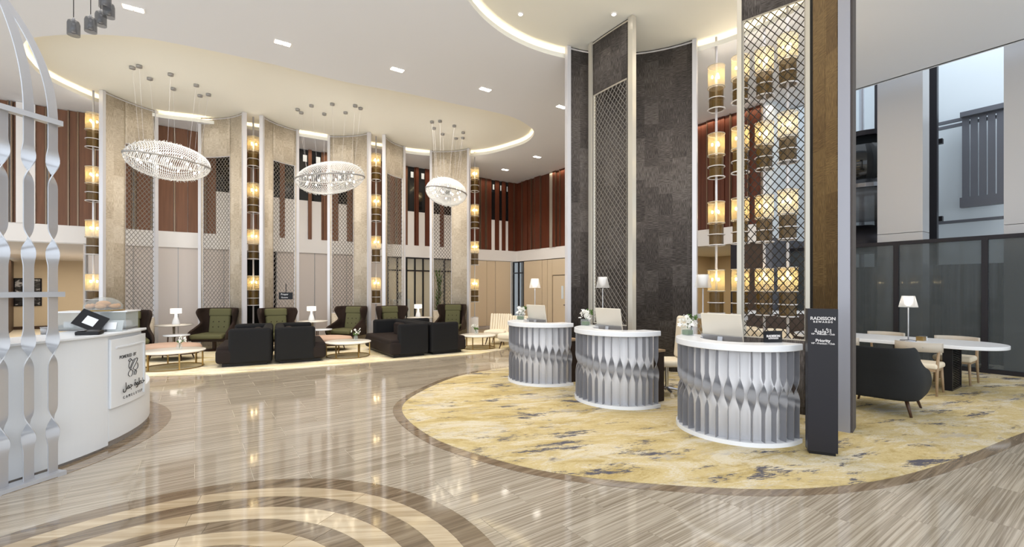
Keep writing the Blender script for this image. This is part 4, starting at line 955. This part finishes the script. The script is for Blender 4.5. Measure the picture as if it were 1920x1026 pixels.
def slipper(label, P, rz):
    th = thing('slipper_chair', label, 'chair', P+Vector((0,0,.012)), rz, 'cream slipper chairs'); MB().box((0, -.03, .34), (.66, .66, .16)).build('seat', 'cream', th, bevel=.06)
    MB().box((0, 0, .24), (.6, .58, .08)).build('seat_frame', 'cream', th, bevel=.02)
    X = Matrix.Rotation(-.22, 3, 'X')
    for k in range(9): c = -.30+.075*k; MB().box((c, .30-.12*(abs(c)/.3)**2*.5, .62), (.074, .11, .52), mtx=X).build('back_channel', 'cream', th, bevel=.03)
    for sx in (-1, 1):
        for sy in (-1, 1): MB().tube([(sx*.24, sy*.22, .22), (sx*.29, sy*.28, 0)], [.022, .012], 8).build('leg', 'leg', th, True)
slipper('cream channel back slipper chair beside the round marble table', cpx(934, 13.4), -.35); slipper('cream slipper chair half hidden by the farthest desk', cpx(963, 12.4), -.5)
# staff chair behind the middle desk
sc = thing('office_chair', 'cream high back office chair behind the middle reception desk', 'chair', cpx(1250, 7.05)+Vector((0,0,.01)), -1.6)
MB().box((0, 0, .5), (.5, .5, .1)).build('seat', 'cream', sc, bevel=.04); MB().box((0, .24, .88), (.46, .09, .66), mtx=Matrix.Rotation(-.08, 3, 'X')).build('backrest', 'cream', sc, bevel=.08)
MB().lathe([(.03, .06), (.03, .46)], n=12).build('gas_lift', 'chrome', sc)
for k in range(5):
    a = 2*PI*k/5; MB().tube([(0, 0, .1), (.27*math.cos(a), .27*math.sin(a), .07)], [.025, .016], 6).build('base_arm', 'chrome', sc); MB().lathe([(.03, 0), (.03, .05)], (.27*math.cos(a), .27*math.sin(a), 0), 10).build('castor', 'cream', sc)
# plant and console behind glazed doors
pl = thing('potted_plant', 'tall leafy green plant behind the lattice by the glazed doors', 'plant', cpx(822, 16.8)); MB().lathe([(.16, 0), (.2, .4)], n=20).build('pot', 'solid', pl, True)
lv_ = MB()
for k in range(70):
    a = random.uniform(0, 6.3); z = random.uniform(.5, 2.3); r = random.uniform(.1, .38)*(1-.25*z/2.3); p0 = Vector((0, 0, z*.8)); e = Vector((r*math.cos(a), r*math.sin(a), z+.15)); s_ = Vector((-math.sin(a), math.cos(a), 0))*.03; mdl = (p0+e)/2+Vector((0,0,.1)); lv_.add([p0, mdl-s_, e, mdl+s_], [(0, 1, 2, 3)])
lv_.build('leaves', 'leaf', pl, kind='stuff'); MB().tube([(0, 0, .3), (.02, 0, 1.9)], .015, 6).build('stem', 'leg', pl)
cq = thing('white_cabinet', 'white cabinet standing inside the lit room behind glazed doors', 'cabinet', wp(tb(779), -1.6), TH); MB().box((0, 0, .6), (.7, .4, 1.2)).build('body', 'solid', cq)
for k in range(3): MB().box((0, -.205, .25+.36*k), (.64, .015, .32)).build('drawer', 'white', cq)
MB().lathe([(.08, 1.2), (.12, 1.35), (.05, 1.5)], n=16).build('ornament', 'leg', cq, True)
# small black sign on lattice
sg = thing('hanging_sign', 'small black directional sign hanging on the lattice beside middle green chair', 'sign', cpx(536, 13.0)+Vector((0, 0, zat(555, 13.0))), .3); MB().box((0, 0, 0), (.36, .02, .2)).build('plate', 'blackp', sg)
MB().box((0, .02, .2), (.02, .01, .3)).build('hanger', 'blackp', sg); text('lettering', 'Prayer', .075, 'text', sg, (-.03, -.013, .045), (PI/2, 0, 0), .001); text('lettering', 'Rooms', .06, 'text', sg, (-.03, -.013, -.045), (PI/2, 0, 0), .001)

# ================================================================ dining area at the right
DT = Vector((6.75, 8.15, 0)); dt = thing('dining_table', 'long oval white topped table with slatted black bases near the glass partition', 'table', DT+Vector((0,0,.008)), TH+PI/2)
L, W = 3.0, 1.15; pts = []
for k in range(24): a = -PI/2+PI*k/23; pts.append((L/2-W/2*.9+W/2*.9*math.cos(a), W/2*math.sin(a)))
for k in range(24): a = PI/2+PI*k/23; pts.append((-L/2+W/2*.9+W/2*.9*math.cos(a), W/2*math.sin(a)))
MB().prism(pts, .70, .755).build('tabletop', 'solid', dt, bevel=.008)
for sx in (-1, 1):
    f = MB(); cx = sx*.85
    for q in (-1, 1): f.box((cx, q*.28, .35), (.12, .03, .70))
    f.box((cx, 0, .015), (.12, .56, .03)); f.box((cx, 0, .685), (.12, .56, .03)); f = f.build('base_frame', 'blackp', dt)
    for k in range(22): MB().box((cx, 0, .045+.029*k), (.1, .53, .012)).build('slat', 'blackp', f)
def dchair(label, P, rz):
    th = thing('dining_chair', label, 'chair', P+Vector((0,0,.008)), rz, 'curved back dining chairs')   # faces -y
    MB().box((0, -.02, .44), (.50, .48, .09)).build('seat', 'cream', th, bevel=.035); MB().box((0, 0, .385), (.46, .44, .04)).build('seat_frame', 'oak', th)
    def fn(a, b): g = -1.15+2.3*a; return (.31*math.sin(g), -.04+.31*math.cos(g), .66+.14*b)
    MB().grid(fn, 16, 2).build('back_rail', 'rail', th, True, solid=.028)
    for sx in (-1, 1):
        MB().tube([(sx*.21, -.2, .4), (sx*.23, -.23, 0)], [.022, .014], 8).build('leg', 'oak', th, True); MB().tube([(sx*.25, .14, .68), (sx*.24, .18, .4), (sx*.25, .24, 0)], [.018, .022, .014], 8).build('leg', 'oak', th, True)
        MB().lathe([(.012, 0), (.012, .004)], (sx*.1, .275, .73), 8).build('stud', 'chrome', th)
    return th
n_in = TH+PI/2
def tp_(s, d): return DT+V*s+U*d
dchair('oak dining chair pushed in at the near side of oval table, behind black armchair', tp_(-.62, -.75), TH+PI/2-PI)   # near side
ch0 = bpy.data.objects['dining_chair']
copy_tree(ch0, 'oak dining chair on near side, mostly hidden behind the black armchair', tp_(.45, -.75), TH-PI/2); copy_tree(ch0, 'oak dining chair on the partition side, closest to rounded table end', tp_(-.75, .72), TH+PI/2+PI)
copy_tree(ch0, 'oak dining chair on the partition side behind the table lamp', tp_(.25, .72), TH-PI/2); copy_tree(ch0, 'oak dining chair on the partition side, beside the column edge', tp_(1.15, .72), TH-PI/2)
for o in list(bpy.data.objects):
    if o.name.startswith('dining_chair'):
        far = (Vector(o.location)-DT).dot(U) > 0; o.rotation_euler = (0, 0, TH-PI/2 if far else TH+PI/2)
shade_lamp('lit small table lamp with conical glass shade on the oval dining table', cpx(1703, 7.65)+Vector((0,0,.765)), .76, True, None, 'table lamp', 'table_lamp', .13)
bx = thing('wooden_box', 'small wooden box on the oval dining table beside the lamp', 'box', cpx(1727, 7.7)+Vector((0,0,.764)), .5); MB().box((0, 0, .035), (.12, .1, .07)).build('body', 'brass', bx, bevel=.004); MB().box((.08, 0, .035), (.03, .1, .068)).build('card_stack', 'solid', bx)
ac = thing('armchair', 'black wingback lounge armchair with dark wooden legs beside the column', 'chair', cpx(1655, 6.25)+Vector((0,0,.008)), TH+PI/2+.1)
shell('shell', 'char', ac, [(.20,.38,.42,-.36),(.32,.42,.44,-.44),(.44,.43,.45,-.40),(.54,.42,.46,-.30),(.60,.40,.47,-.05),(.70,.38,.48,.12),(.82,.37,.49,.20),(.88,.34,.49,.26)], thick=.07)
MB().box((0, 0, .26), (.72, .76, .12)).build('seat_base', 'char', ac, bevel=.05); MB().box((0, -.08, .37), (.68, .78, .13)).build('seat_cushion', mat('grey_cushion', (84, 92, 92), .85), ac, bevel=.05)
for sx in (-1, 1):
    for sy in (-1, 1): MB().tube([(sx*.28, sy*.28, .24), (sx*.35, sy*.36, 0)], [.026, .014], 8).build('leg', 'leg', ac, True)
# white chairs and counter seen through the lattice column
for px, Y, lab in ((1455, 9.2, 'white tub chair seen through the lattice column, centre'), (1403, 9.75, 'white tub chair seen through the lattice column, farther one')):
    tc_ = thing('tub_chair', lab, 'chair', cpx(px, Y)+Vector((0,0,.008)), .4, 'white tub chairs'); shell('shell', 'cream', tc_, [(.3,.32,.30,-.2),(.5,.34,.32,-.25),(.68,.36,.34,-.1),(.80,.36,.36,.05)]); MB().box((0, 0, .38), (.56, .54, .14)).build('seat', 'cream', tc_, bevel=.05)
    for sx in (-1, 1):
        for sy in (-1, 1): MB().tube([(sx*.2, sy*.2, .3), (sx*.25, sy*.25, 0)], [.018, .012], 8).build('leg', 'oak', tc_, True)
cn = thing('service_counter', 'white topped brown service counter seen through the lattice column', 'counter', cpx(1450, 10.75)+Vector((0,0,0)), TH-PI/2+.9); MB().box((0, 0, .53), (1.5, .45, 1.06)).build('body', 'brown', cn); MB().box((0, 0, 1.09), (1.6, .55, .06)).build('worktop', 'solid', cn)
